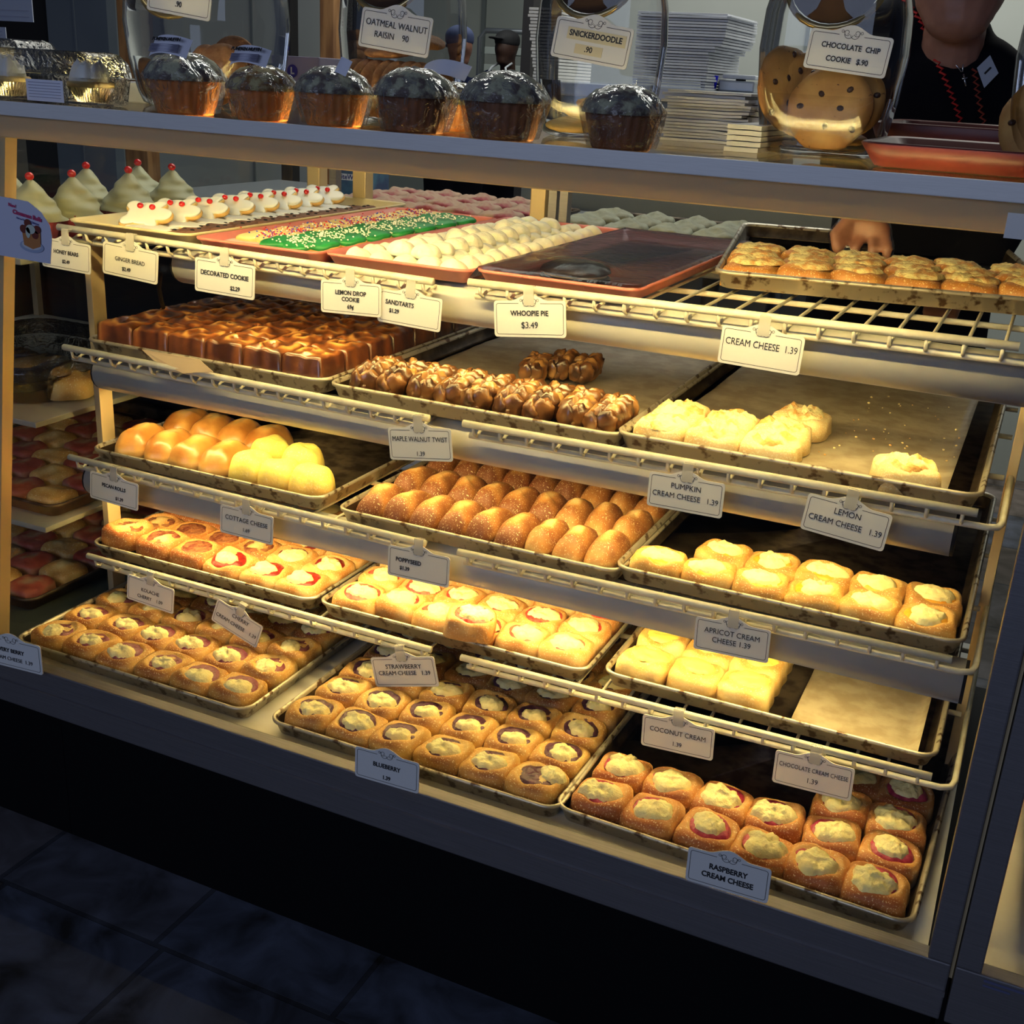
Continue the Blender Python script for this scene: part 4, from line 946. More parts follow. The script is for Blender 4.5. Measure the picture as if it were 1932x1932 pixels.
# clamshells with tarts
def clamshell(x0, x1, y0, y1, z0, h, label):
    t = thing('clamshell_box', label, 'plastic box', ((x0+x1)/2, (y0+y1)/2, z0)); w_, d_ = (x1-x0)/2, (y1-y0)/2
    def shell(levels, fl):
        V = []; Fc = []; n = 96
        for (s_, z) in levels:
            for k in range(n):
                a = 2*pi*k/n; R = 1/((abs(cos(a))**6+abs(sin(a))**6)**(1/6)); f = 1+(fl*cos(a*32) if 0 < z-levels[0][1] < h*.6 else 0)
                V.append((w_*R*s_*f*cos(a), d_*R*s_*f*sin(a), z))
        for i in range(len(levels)-1):
            for k in range(n): Fc.append((i*n+k, i*n+(k+1) % n, (i+1)*n+(k+1) % n, (i+1)*n+k))
        if len(levels) > 2: Fc.append(tuple((len(levels)-1)*n+k for k in range(n)))
        return MB().add(V, Fc)
    shell([(.86, .001), (.90, .004), (.94, h*.5), (1.0, h*.52)][::1], .012).build('base', M_box, t, True)
    shell([(1.0, h*.53), (.96, h*.56), (.93, h*.8), (.84, h*.96), (.75, h)], .012).build('lid', M_box, t, True)
    return t
def tart(x, y, z, r, lab, gold=True):
    t = thing('cream_tart', lab, 'tart', (x, y, z))
    MB().lathe([(0, .0005), (r*.66, .0005), (r*.98, r*.62), (r*1.02, r*.64)], 120, .03, 40).build('foil_cup', M_foil, t, True)
    MB().lathe([(r*.9, r*.55), (r*1.0, r*.66), (r*1.0, r*.82), (r*.9, r*.88), (r*.5, r*.8), (0, r*.8)], 60, .02, 20).build('crust', M_cook, t, True)
    inst('cream_topping', blob_mesh(int(x*1000) % 97, r*.86, r*.75, M_icing, 'cream_topping', .2, .3), t, (0, 0, r*.84))
    return t
a, b = U(-45, 170, y=.03).x, U(222, 170, y=.03).x
clamshell(a, b, -.030, .085, CZ, .066, 'ribbed clear plastic clamshell with foil tarts on the left of the counter')
q = U(165, 190, y=.01); tart(q.x, .018, CZ+.005, .029, 'small cream tart in a foil cup, right one in the clamshell')
q = U(10, 190, y=.01); tart(q.x, .018, CZ+.005, .029, 'small cream tart in a foil cup at the left photo edge')
q = U(20, 190, y=.18); clamshell(q.x-.13, q.x+.06, .13, .25, CZ, .078, 'clear clamshell standing behind the front one at far left')
tart(q.x+.005, .19, CZ+.005, .036, 'taller cream tart in the rear clamshell at far left')
inst_l = MB().box(-.04, .022, -.0004, .0, -.014, .012).build('paper_label', mat('lilac_label', (.76, .77, .90), .5)); q = U(95, 172, y=-.0315); inst_l.location = (q.x, -.0315, CZ+.018)
setp(inst_l, 'printed lilac label stuck on the front of the clamshell', 'label')
tl = MB()
for k in range(6): tl.box(-.036, .018, -.0007, -.0004, .008-.0035*k, .0088-.0035*k)
tl.build('fine_print', mat('print_grey', (.3, .3, .42), .6), inst_l)
def carton(x0, x1, y0, y1, z0, z1, mt, label, name='carton', cat='box', bev=.0015): return setp(MB().box(x0, x1, y0, y1, z0, z1, bev=bev).build(name, mt), label, cat)
q0, q1 = U(212, 170, y=.2).x, U(273, 170, y=.2).x
carton(q0, q1, .2, .28, CZ, CZ+.028, M_cardw, 'small white printed box between the clamshell and wide jar')
q0, q1 = U(512, 130, y=.45).x, U(572, 130, y=.45).x
o = carton(q0, q1+.03, .45, .60, CZ, U(520, 104, y=.45).z, mat('lilac_carton', (.30, .27, .42), .6), 'lilac carton with a blue round letter mark behind the muffins')
mb = MB(); disc(mb, q1-.020, U(552, 134, y=.45).z, .010, .010, .449); mb.build('round_mark', mat('deep_blue_print', (.03, .02, .25), .6), o)
x_ = inst('lettering', text_mesh('L', .014, .0006, M_cardw), o, (q1-.020, .4485, U(552, 134, y=.45).z), (pi/2, 0, 0))
# paper sheets and cartons
def stack(px0, px1, y0, y1, z0, z1, n, label, mt, wav=.006, name='paper_stack', cat='paper stack', ang=0):
    x0, x1 = U(px0, 220, y=y0).x, U(px1, 220, y=y0).x; mb = MB(); r = random.Random(px0)
    for k in range(n):
        za, zb = z0+(z1-z0)*k/n, z0+(z1-z0)*(k+.82)/n; dx, dy = r.uniform(-.4, 1)*wav, r.uniform(-1, 1)*wav; nx = 10; V = []; Fc = []
        for i in range(nx+1):
            u = i/nx; x = x0+(x1-x0)*u+dx; wv = wav*.25*nz((u*3, k*.2), 1, 3)*smst((u-.4)/.4)
            for (yy_, zz) in ((y0+dy, za+wv), (y0+dy, zb+wv), (y1+dy, zb+wv), (y1+dy, za+wv)): V.append((x, yy_, zz))
        for i in range(nx):
            for j in range(4): Fc.append((i*4+j, i*4+(j+1) % 4, i*4+4+(j+1) % 4, i*4+4+j))
        Fc += [(0, 1, 2, 3), (nx*4+3, nx*4+2, nx*4+1, nx*4)]; mb.add(V, Fc)
    return setp(mb.build(name, mt), label, cat, kind='stuff')
stack(1245, 1402, .30, .46, CZ, CZ+.062, 16, 'uneven stack of white waxed paper sheets behind the right muffin', M_cardi, .010)
stack(1375, 1440, .14, .30, CZ, CZ+.030, 5, 'low stack of cream cartons left of the chocolate chip jar', M_cardi, .003, 'carton_stack')
stack(1412, 1470, .33, .45, CZ, CZ+.055, 8, 'white paper bags stacked behind the chocolate chip jar', M_cardi, .004)
# red trays
def red(x0, x1, y0, y1, z0, h, label):
    me = tray_mesh('red_tray', x1-x0, y1-y0, [(.03, .003), (.022, .008), (.006, h-.002), (.002, h), (0, h-.002), (.016, .001), (.024, 0)], .03, M_red)
    o = inst('red_tray', me, None, (x0, y0, z0)); return setp(o, label, 'tray')
red(1.105, 1.49, .035, .29, CZ+.0005, .024, 'dark red plastic tray nearest the counter edge at right')
red(1.07, 1.50, .32, .62, CZ+.0005, .038, 'dark red plastic tray behind the front one at right')
o = setp(MB().box(U(1688, 250, y=.42).x, U(1850, 250, y=.42).x, .40, .55, CZ+.012, CZ+.034, bev=.003).build('paper_sheets', M_cardw), 'white papers lying in the rear red tray', 'paper')

# ------------------------------------------------------------------ behind the case
tbl = thing('work_table', 'low steel work table behind the case', 'table', (.06, 1.22, FZ))
MB().box(-.73, .73, -.33, .33, 1.03, 1.055, bev=.003).build('table_top', M_steel, tbl)
for sx in (-.68, .68):
    for sy in (-.29, .29): MB().tube([(sx, sy, 0), (sx, sy, 1.03)], .016, 10).build('leg', M_steel, tbl, True)
TZ = FZ+1.0555
pk = MB(); r_ = random.Random(4)
pinkm = mat('pink_crumble', (.34, .22, .15), .8, c2=(.24, .03, .045), scale=14, th=(.5, .62), bump=.8, bscale=80)
palem = mat('pale_crumble', (.26, .27, .2), .8, c2=(.2, .19, .13), scale=18, bump=.8, bscale=80)
slab = [bun_mesh(200+i, .045, .045, .034, n=4, mt=(pinkm if i < 3 else palem), top=.3, name='crumble_square', flat=.2, lump=.002) for i in range(6)]
for key, (x, y, cols, rows, lab, v0) in {'r1': (-.19, .99, 5, 3, 'dark sheet pan of pink crumble squares on the work table', 0), 'r2': (.355, 1.02, 4, 2, 'dark sheet pan of pale iced squares on the work table', 3)}.items():
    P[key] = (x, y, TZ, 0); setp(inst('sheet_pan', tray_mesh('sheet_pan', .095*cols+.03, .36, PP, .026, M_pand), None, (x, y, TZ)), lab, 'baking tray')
    for j in range(rows+1):
        for i in range(cols):
            o = inst('crumble_square', slab[v0+random.randrange(3)], None, PL(key, .065+i*.0935, .06+j*.088, .0035), (0, 0, rnd(-.1, .1)))
            setp(o, ('pink' if v0 == 0 else 'pale')+' square, %s in the %s on the work table' % (ordl(i), rowl(j)), 'pastry', ('pink' if v0 == 0 else 'pale')+' squares on the work table')
a, b = U(634, 340, y=1.35), U(682, 340, y=1.35)
o = carton(a.x, b.x+.02, 1.35, 1.45, TZ, U(640, 326, y=1.35).z+.01, mat('teal_carton', (.06, .16, .24), .6, c2=(.03, .05, .12), scale=12), 'blue and teal printed carton seen through the case back')
inst('lettering', text_mesh('RiteWrap', .017, .0004, mat('navy_print', (.01, .02, .15), .6)), o, ((a.x+b.x)/2+.003, 1.3485, U(655, 334, y=1.35).z), (pi/2, 0, 0))
MB().box(a.x, b.x+.005, 1.3488, 1.3495, U(655, 340, y=1.35).z, U(655, 328, y=1.35).z).build('white_band', M_cardw, o)
# back counter with cartons
bt = U(1300, 169, y=1.65).z
cb = thing('back_counter', 'grey back counter carrying the carton stacks', 'counter', (.45, 1.95, FZ))
MB().box(-.42, .72, -.32, .32, 0, bt-FZ-.03).build('cabinet', M_wallg, cb); MB().box(-.44, .74, -.34, .34, bt-FZ-.03, bt-FZ, bev=.003).build('counter_top', M_steel, cb)
x0, x1 = U(1232, 100, y=1.65).x, U(1345, 100, y=1.65).x
r_ = random.Random(9); n = 26; zt = U(1300, 22, y=1.65).z; h_ = (zt-bt)/n
for k in range(n):
    sh_ = (.012 if k > 14 else 0)+r_.uniform(-.002, .002)+(.012*smst((k-12)/8) if k > 12 else -.012)
    o = carton(x0-.05, x1+sh_, 1.66+r_.uniform(-.003, .003), 1.95, bt+k*h_+.0004, bt+(k+1)*h_-.0012, M_cardw, 'flat white carton in the tall stack, %s' % ('bottom one' if k == 0 else 'topmost' if k == n-1 else card(k)+' from bottom'), 'flat_carton', 'box', .0006); o['group'] = 'flat cartons in the tall stack'
o = carton(x0+.0, x1+.0, 1.66, 1.92, zt+.006, zt+.010, M_cardw, 'loose white cardboard sheet tilted on top of the tall stack', 'loose_cardboard'); o.rotation_euler = (0, .03, .0)
x0, x1 = U(985, 100, y=1.7).x, U(1050, 100, y=1.7).x; n = 22; zt = U(1010, 12, y=1.7).z; h_ = (zt-bt)/n
for k in range(n):
    o = carton(x0+.028*(1-k/n)+r_.uniform(-.003, .003), x1, 1.72, 1.95, bt+k*h_+.0004, bt+(k+1)*h_-.0016, M_cardi, 'thin white carton in the stack behind the snickerdoodle jar, %s' % ('bottom one' if k == 0 else 'topmost' if k == n-1 else card(k)+' from bottom'), 'flat_carton', 'box', .0006); o['group'] = 'cartons behind the snickerdoodle jar'
a = U(1338, 150, y=1.75); t = thing('blue_cup', 'small royal blue cup beside the tall carton stack', 'cup', (a.x, 1.75, bt))
MB().lathe([(0, .001), (.018, .001), (.022, .035), (.0205, .035), (.0165, .004), (0, .004)], 24).build('cup_wall', M_blue, t, True)
a = U(1388, 150, y=1.75); t = thing('label_printer', 'small grey metal machine on the back counter', 'machine', (a.x, 1.80, bt))
MB().box(-.045, .045, -.04, .04, 0, .026, bev=.004).build('body', M_steel, t); MB().box(-.038, .044, -.035, .035, .030, .040, bev=.003).build('platform', M_cardw, t)
MB().box(-.01, .01, -.01, .01, .024, .032).build('stem', M_dark, t)
x0, x1 = U(1893, 180, y=2.4).x, U(1990, 180, y=2.4).x; z1 = U(1910, 112, y=2.4).z; z0 = z1-.36; n = 20; h_ = (z1-z0)/n
sh = thing('side_shelf', 'grey steel shelf holding paper at the right', 'shelf', (x0+.2, 2.55, z0-.02)); MB().box(-.3, .3, -.17, .2, 0, .02, bev=.002).build('shelf_board', M_steel, sh)
MB().tube([(-.27, .18, .0), (-.27, .18, FZ-z0+.02)], .012, 8).build('leg', M_steel, sh); MB().tube([(.27, .18, .0), (.27, .18, FZ-z0+.02)], .012, 8).build('leg', M_steel, sh)
for k in range(n):
    o = carton(x0+r_.uniform(-.004, .004), x1+.1, 2.42, 2.65, z0+k*h_+.0004, z0+(k+1)*h_-.002, M_cardi, 'white folded paper in the stack by the right wall, %s' % ('bottom one' if k == 0 else 'topmost' if k == n-1 else card(k)+' from bottom'), 'folded_paper', 'paper', .0008); o['group'] = 'folded papers by the right wall'
# notices hanging at far left
for (p0, p1, p2, lab) in (((-40, -20), (63, 42), 0, 'pale paper notice hanging at the top left corner'), ((-20, 50), (13, 86), 1, 'smaller printed notice below the top left one')):
    a, b = U(*p0, y=1.2), U(*p1, y=1.2); o = setp(MB().box(a.x, b.x, 1.2, 1.202, b.z, a.z).build('notice', mat('notice_paper', (.42, .46, .58), .6)), lab, 'notice')
    tl = MB()
    for k in range(4 if p2 else 2): z = b.z+(a.z-b.z)*(.15+.2*k); tl.box(a.x+.01, b.x-.012, 1.1992, 1.1998, z, z+.0012)
    tl.build('fine_print', mat('print_grey', (.3, .3, .42), .6), o)
    MB().tube([((a.x+b.x)/2, 1.201, a.z), ((a.x+b.x)/2, 1.201, 2.3)], .0012, 6).build('string', M_dark, o)
# tall bakery rack far behind
a, b = U(912, 100, y=7.1), U(990, 100, y=7.1)
rk = thing('speed_rack', 'metal tray rack behind the person in the blue apron', 'rack', ((a.x+b.x)/2+.05, 7.1, FZ)); zt = U(930, 58, y=7.1).z-FZ
MB().tube([(-.25, 0, 0), (-.25, 0, zt-.05), (-.2, 0, zt), (.2, 0, zt), (.25, 0, zt-.05), (.25, 0, 0)], .02, 8).build('rack_frame', M_steel, rk, True)
for k in range(9): MB().box(-.22, .22, .02, .4, zt-.16-.12*k, zt-.11-.12*k, bev=.004).build('rack_tray', mat('pale_tray', (.4, .44, .42), .6), rk)

# ------------------------------------------------------------------ people
def remesh(name, caps, vox, mt, parent, noise_=0, smooth=6):
    mb = MB()
    for (p0, r0, p1, r1) in caps:
        p0, p1 = Vector(p0), Vector(p1); L_ = (p1-p0).length; n = max(1, int(L_/(min(r0 if not isinstance(r0, tuple) else min(r0), .05)*.35)))
        for i in range(n+1):
            u = i/n; c_ = p0.lerp(p1, u)
            f = lambda a: Vector(a) if isinstance(a, tuple) else Vector((a, a, a))
            r = f(r0).lerp(f(r1), u); mb.ell(c_, r, 14, 10)
    o = mb.build(name, mt, parent, True); md = o.modifiers.new('r', 'REMESH'); md.mode = 'VOXEL'; md.voxel_size = vox
    sm = o.modifiers.new('s', 'SMOOTH'); sm.factor = .5; sm.iterations = smooth
    dg = bpy.context.evaluated_depsgraph_get(); me = bpy.data.meshes.new_from_object(o.evaluated_get(dg)); o.modifiers.clear(); o.data = me
    me.materials.clear(); me.materials.append(mt); me.polygons.foreach_set('use_smooth', [True]*len(me.polygons)); return o
from mathutils.bvhtree import BVHTree
def surf(o, pts, off=.002):
    bv = BVHTree.FromPolygons([v.co for v in o.data.vertices], [list(p.vertices) for p in o.data.polygons]); out = []
    org = o.parent.location if o.parent else Vector()
    for (px, py) in pts:
        d = (U(px, py, y=2.)-CP).normalized(); h = bv.ray_cast(CP-org, d)
        if h[0] is not None: out.append(h[0]-d*off)
    return out
pr = thing('person', 'person in a black top with red zigzag trim, reaching into the case', 'person', (1.08, 1.04, FZ))
O = Vector((1.08, 1.04, FZ)); W_ = lambda x, y, z: Vector((x, y, z))-O
hd = W_(1.088, .955, 1.112)
hw = U(1632, 392, y=.69)-O; ht = U(1654, 492, y=.600)-O
caps = [(hd, (.080, .092, .108), hd+Vector((0, .01, .03)), (.083, .096, .10)), (hd+Vector((.006, -.038, -.082)), (.052, .044, .036), hd+Vector((.002, -.025, -.05)), (.068, .058, .05)),
        (hd+Vector((.004, -.086, -.010)), .012, hd+Vector((.003, -.078, .022)), .009),
        (hd+Vector((-.016, -.070, -.045)), .008, hd+Vector((.022, -.070, -.045)), .008),
        (hd+Vector((-.076, .01, 0)), (.008, .016, .026), hd+Vector((-.076, .01, .005)), (.008, .016, .024)), (hd+Vector((.076, .01, 0)), (.008, .016, .026), hd+Vector((.076, .01, .005)), (.008, .016, .024)),
        (W_(1.085, 1.0, .96), .052, hd+Vector((0, .02, -.05)), .05),
        (W_(1.06, 1.03, .90), (.125, .085, .10), W_(1.06, 1.06, .60), (.12, .085, .10)), (W_(1.06, 1.06, .55), (.15, .10, .1), W_(1.06, 1.06, .45), (.16, .11, .1)),
        (W_(.975, 1.05, .45), .085, W_(.975, 1.07, 0.02), .058), (W_(.975, 1.07, 0.02), .056, W_(.975, 1.09, -.38), .04), (W_(.975, 1.08, -.42), (.04, .05, .028), W_(.975, .99, -.425), (.04, .05, .022)),
        (W_(1.145, 1.05, .45), .085, W_(1.145, 1.07, 0.02), .058), (W_(1.145, 1.07, 0.02), .056, W_(1.145, 1.09, -.38), .04), (W_(1.145, 1.08, -.42), (.04, .05, .028), W_(1.145, .99, -.425), (.04, .05, .022)),
        (W_(.965, 1.02, .985), .055, W_(.945, 1.01, .80), .040), (W_(.945, 1.01, .80), .034, hw, .020),
        (W_(1.15, 1.03, .945), .050, W_(1.225, 1.06, .74), .042), (W_(1.225, 1.06, .74), .04, W_(1.18, .95, .60), .027), (W_(1.18, .95, .60), (.03, .04, .018), W_(1.16, .90, .59), (.03, .03, .014))]
hdv = (ht-hw); pal = hw+hdv*.42
hc = [(hw, (.020, .018, .020), pal, (.031, .016, .022))]
for k, (dx, ln) in enumerate(((-.028, .74), (-.010, .86), (.009, .82), (.026, .66))):
    b0 = pal+Vector((dx*.95, -.004, -.008)); b1 = b0+Vector((dx*.35, -.020, -.022*ln)); b2 = b1+Vector((0, -.002, -.022*ln)); hc += [(b0, .0085, b1, .0078), (b1, .0078, b2, .0066)]
hc += [(pal+Vector((-.03, -.004, .014)), .011, pal+Vector((-.046, -.020, -.010)), .0095), (pal+Vector((-.046, -.020, -.010)), .0095, pal+Vector((-.040, -.028, -.028)), .0085)]
for k, (dx, ln) in enumerate(((-.022, .7), (-.008, .8), (.008, .78), (.022, .62))):
    b0 = W_(1.155+dx, .885, .59); b1 = b0+Vector((0, -.03*ln, -.004)); b2 = b1+Vector((0, -.022*ln, -.014)); caps += [(b0, .009, b1, .0085), (b1, .0085, b2, .0075)]
caps += [(W_(1.125, .93, .595), .010, W_(1.112, .895, .585), .0085)]
body = remesh('body', caps+hc, .0042, M_skin, pr, smooth=4)
gl = remesh('glove', [(a_, (r0_[0]+.003, r0_[1]+.003, r0_[2]+.003) if isinstance(r0_, tuple) else r0_+.0028, b_, (r1_[0]+.003, r1_[1]+.003, r1_[2]+.003) if isinstance(r1_, tuple) else r1_+.0028) for a_, r0_, b_, r1_ in hc], .0045, M_wrap, pr, smooth=2)
top = remesh('blouse', [(W_(1.06, 1.03, .905), (.140, .100, .105), W_(1.06, 1.06, .60), (.140, .102, .11)), (W_(1.06, 1.06, .55), (.168, .118, .11), W_(1.06, 1.06, .36), (.178, .13, .1)),
        (W_(.962, 1.02, .992), .068, W_(.943, 1.01, .81), .054), (W_(1.155, 1.03, .945), .058, W_(1.230, 1.06, .77), .052), (W_(.975, 1.03, .985), .062, W_(1.14, 1.03, .955), .058), (W_(1.02, 1.03, 1.01), .058, W_(1.09, 1.04, 1.00), .058), (W_(1.230, 1.06, .77), .052, W_(1.18, .955, .61), .042), (W_(.99, 1.03, 1.02), .05, W_(1.0, 1.06, 1.05), .045)], .008, M_cloth, pr)
remesh('trousers', [(W_(.975, 1.05, .40), .1, W_(.975, 1.07, 0.0), .072), (W_(.975, 1.07, 0.0), .07, W_(.975, 1.09, -.37), .06), (W_(1.145, 1.05, .40), .1, W_(1.145, 1.07, 0.0), .072), (W_(1.145, 1.07, 0.0), .07, W_(1.145, 1.09, -.37), .06)], .012, M_cloth, pr)
remesh('shoe', [(W_(.975, 1.09, -.415), (.045, .055, .032), W_(.975, .97, -.42), (.045, .055, .026))], .008, M_dark, pr); remesh('shoe', [(W_(1.145, 1.09, -.415), (.045, .055, .032), W_(1.145, .97, -.42), (.045, .055, .026))], .008, M_dark, pr)
remesh('hair', [(hd+Vector((0, .03, .05)), (.084, .085, .085), hd+Vector((0, .045, .0)), (.082, .07, .085))], .008, M_hair, pr)
for sx in (-.03, .034): MB().ell(hd+Vector((sx, -.081, .028)), (.013, .008, .009), 12, 8).build('eye', mat('eye_white', (.6, .58, .55), .2), pr, True)
MB().tube([hd+Vector((-.020, -.072, -.0485)), hd+Vector((0, -.081, -.047)), hd+Vector((.026, -.072, -.0485))], [.003, .0045, .003], 8).build('lips', mat('lips', (.30, .09, .08), .4), pr, True)
def zig(pts, name, mt, wdt=.0035, amp=5):
    raw = []
    for i in range(len(pts)-1):
        a_, b_ = Vector(pts[i]), Vector(pts[i+1]); n_ = max(2, int((b_-a_).length/6))
        for k in range(n_): raw.append(a_.lerp(b_, k/n_))
    pp = surf(top, [(q_.x+(amp if i % 2 else -amp)*.9, q_.y) for i, q_ in enumerate(raw)], .0025)
    if len(pp) > 2: MB().tube(pp, wdt*.6, 6).build(name, mt, pr, True)
zig([(1700, -10), (1738, 40), (1756, 90), (1775, 130), (1790, 165), (1805, 205), (1818, 248)], 'rickrack_trim', M_rick)
zig([(1838, 130), (1845, 180), (1852, 215), (1862, 252)], 'rickrack_trim', mat('rickrack_brown', (.25, .03, .015), .8))
ch = surf(top, [(1758, 60), (1775, 85), (1790, 105), (1803, 122), (1814, 136)], .004); ch2 = surf(top, [(1812, 85), (1815, 105), (1817, 120), (1816, 136)], .004)
for c_ in (ch, ch2):
    if len(c_) > 1: MB().tube(c_, .0011, 6).build('necklace_chain', M_silver, pr, True)
cx = surf(top, [(1818, 140), (1822, 163), (1815, 149), (1825, 147)], .006)
if len(cx) == 4: MB().tube([cx[0], cx[1]], .0016, 6).tube([cx[2], cx[3]], .0014, 6).build('cross_pendant', M_silver, pr, True)
bd = surf(top, [(1843, 128), (1868, 104), (1884, 138), (1857, 166)], .006)
if len(bd) == 4:
    V = bd+[p_+Vector((0, .001, 0)) for p_ in bd]; nt_ = MB().add(V, [(0, 1, 2, 3), (7, 6, 5, 4), (0, 4, 5, 1), (1, 5, 6, 2), (2, 6, 7, 3), (3, 7, 4, 0)]).build('name_tag', mat('name_tag_white', (.5, .55, .66), .5), pr)
    a_ = bd[0].lerp(bd[3], .5); b_ = bd[1].lerp(bd[2], .5); a2, b2 = a_.lerp(b_, .3), a_.lerp(b_, .75)
    MB().tube([a2+Vector((0, -.001, 0)), b2+Vector((0, -.001, 0))], .0016, 6).build('printed_line', M_ink, nt_)
# two people far behind
def far_person(px, y, hz_px, label, skin, topm, capm, extra=None, turn=0):
    q = U(px, hz_px, y=y); O2 = Vector((q.x, y, FZ)); H = q.z-FZ; t = thing('person', label, 'person', O2, turn)
    V_ = lambda x, y_, z: (x, y_, H+z)
    remesh('body', [(V_(0, 0, 0), (.072, .088, .095), V_(0, .01, .03), (.075, .09, .09)), (V_(0, -.035, -.075), (.045, .04, .035), V_(0, -.02, -.05), (.055, .05, .045)), (V_(0, -.086, -.01), .011, V_(0, -.08, .02), .009),
        (V_(0, .02, -.05), .052, V_(0, .03, -.16), .055), (V_(0, .03, -.28), (.15, .09, .12), V_(0, .03, -.62), (.13, .09, .1)), (V_(-.09, .03, -.70), .09, (-.09, .03, .06), .05), (V_(.09, .03, -.70), .09, (.09, .03, .06), .05),
        ((-.09, .02, .035), (.04, .05, .03), (-.09, -.06, .03), (.04, .05, .025)), ((.09, .02, .035), (.04, .05, .03), (.09, -.06, .03), (.04, .05, .025)),
        (V_(-.17, .03, -.20), .052, V_(-.22, .0, -.45), .042), (V_(-.22, .0, -.45), .038, V_(-.12, -.2, -.5), .028), (V_(.17, .03, -.20), .052, V_(.22, .0, -.45), .042), (V_(.22, .0, -.45), .038, V_(.12, -.2, -.5), .028),
        (V_(-.12, -.2, -.5), (.03, .045, .02), V_(-.10, -.26, -.51), (.03, .03, .015)), (V_(.12, -.2, -.5), (.03, .045, .02), V_(.10, -.26, -.51), (.03, .03, .015))]
        +[(V_(s_*.11+d_, -.27, -.51), .010, V_(s_*.10+d_, -.33, -.52), .009) for s_ in (-1, 1) for d_ in (-.03, -.01, .01, .03)]+[(V_(s_*.07, -.22, -.5), .011, V_(s_*.05, -.27, -.51), .009) for s_ in (-1, 1)], .011, skin, t)
    remesh('shirt', [(V_(0, .03, -.27), (.165, .105, .125), V_(0, .03, -.66), (.15, .11, .1)), (V_(-.165, .03, -.20), .066, V_(-.205, .01, -.36), .06), (V_(.165, .03, -.20), .066, V_(.205, .01, -.36), .06)], .014, topm, t)
    remesh('trousers', [(V_(-.09, .03, -.66), .108, (-.09, .03, .1), .068), (V_(.09, .03, -.66), .108, (.09, .03, .1), .068)], .016, M_cloth, t)
    return t, H
t, H = far_person(868, 5.3, 88, 'person in a dark shirt and grey-blue cap worn backwards, seen beside the oatmeal jar', M_skin, M_navy, None, turn=.9)
remesh('cap', [((0, .01, H+.055), (.084, .098, .065), (0, .01, H+.035), (.084, .099, .05)), ((0, .09, H+.005), (.06, .05, .008), (0, .12, H-.002), (.05, .04, .006))], .009, mat('grey_blue_cap', (.07, .09, .2), .8), t)
t, H = far_person(955, 6.4, 92, 'dark-skinned person in a black cap and royal blue apron in the back', M_skind, M_navy, None, turn=-.25)
remesh('cap', [((0, .01, H+.058), (.082, .096, .062), (0, .01, H+.04), (.082, .097, .045)), ((-.01, -.10, H+.062), (.055, .06, .008), (-.01, -.12, H+.066), (.045, .05, .006))], .009, M_dark, t)
ap = MB(); V = []; Fc = []
for j in range(9):
    for i in range(9):
        u, v = i/8-.5, j/8; w2 = .14+.13*v; V.append((u*w2*2 if v else u*.24, -.075-.025*cos(u*pi)-.02*smst(v*2), H-.20-.55*v))
for j in range(8):
    for i in range(8): k = j*9+i; Fc.append((k, k+9, k+10, k+1))
o = ap.add(V, Fc).build('apron', M_blue, t, True); sd = o.modifiers.new('s', 'SOLIDIFY'); sd.thickness = .004
MB().tube([(-.11, -.10, H-.21), (-.06, -.07, H-.12), (-.055, .0, H-.09)], .008, 6).build('apron_strap', M_cardw, t, True); MB().tube([(.11, -.10, H-.21), (.06, -.07, H-.12), (.055, .0, H-.09)], .008, 6).build('apron_strap', M_cardw, t, True)

# ------------------------------------------------------------------ neighbouring case seen through the left side glass
nb = thing('side_case', 'neighbouring display case seen through the left side glass', 'display case', (-.45, .45, FZ))
def npart(mb, name, mt): o = mb.build(name, mt, nb); o.location = -Vector((-.45, .45, 0)); o.location.z = -FZ; return o
npart(MB().box(-.83, -.112, .0, .80, -.012, -.001), 'deck', mat('dark_green_deck', (.05, .06, .05), .3)); npart(MB().box(-.83, -.136, .12, .78, FZ, -.055), 'base', M_black); npart(MB().box(-.83, -.136, -.062, -.040, -.055, .022, bev=.002), 'bottom_frame', M_alu); npart(MB().box(-.83, -.136, -.040, .12, -.055, -.02), 'under_ledge', M_black)
npart(MB().box(-.85, -.83, .0, .82, -.01, .82), 'far_panel', M_dark); npart(MB().box(-.83, -.115, .80, .82, 0, .55), 'back_panel', M_dark)
M_shelfw = mat('grey_side_shelf', (.35, .33, .28), .4)
for z in (.600, .335, .150): npart(MB().box(-.80, -.15, .14, .78, z-.010, z, bev=.002), 'shelf_board', M_shelfw)
for x in (-.79, -.17): npart(MB().box(x, x+.015, .76, .775, 0, .6), 'shelf_upright', M_gold)
cups = [((60, 385), .05), ((140, 392), 0), ((165, 352), .0), ((245, 372), .0), ((262, 345), .0), ((326, 358), .0), ((20, 370), 0)]
pinkcup = mat('pink_paper_cup', (.42, .06, .06), .6, c2=(.34, .04, .05), scale=20)
icem = mat('pale_piped_icing', (.46, .45, .29), .6, bump=.4, bscale=60)
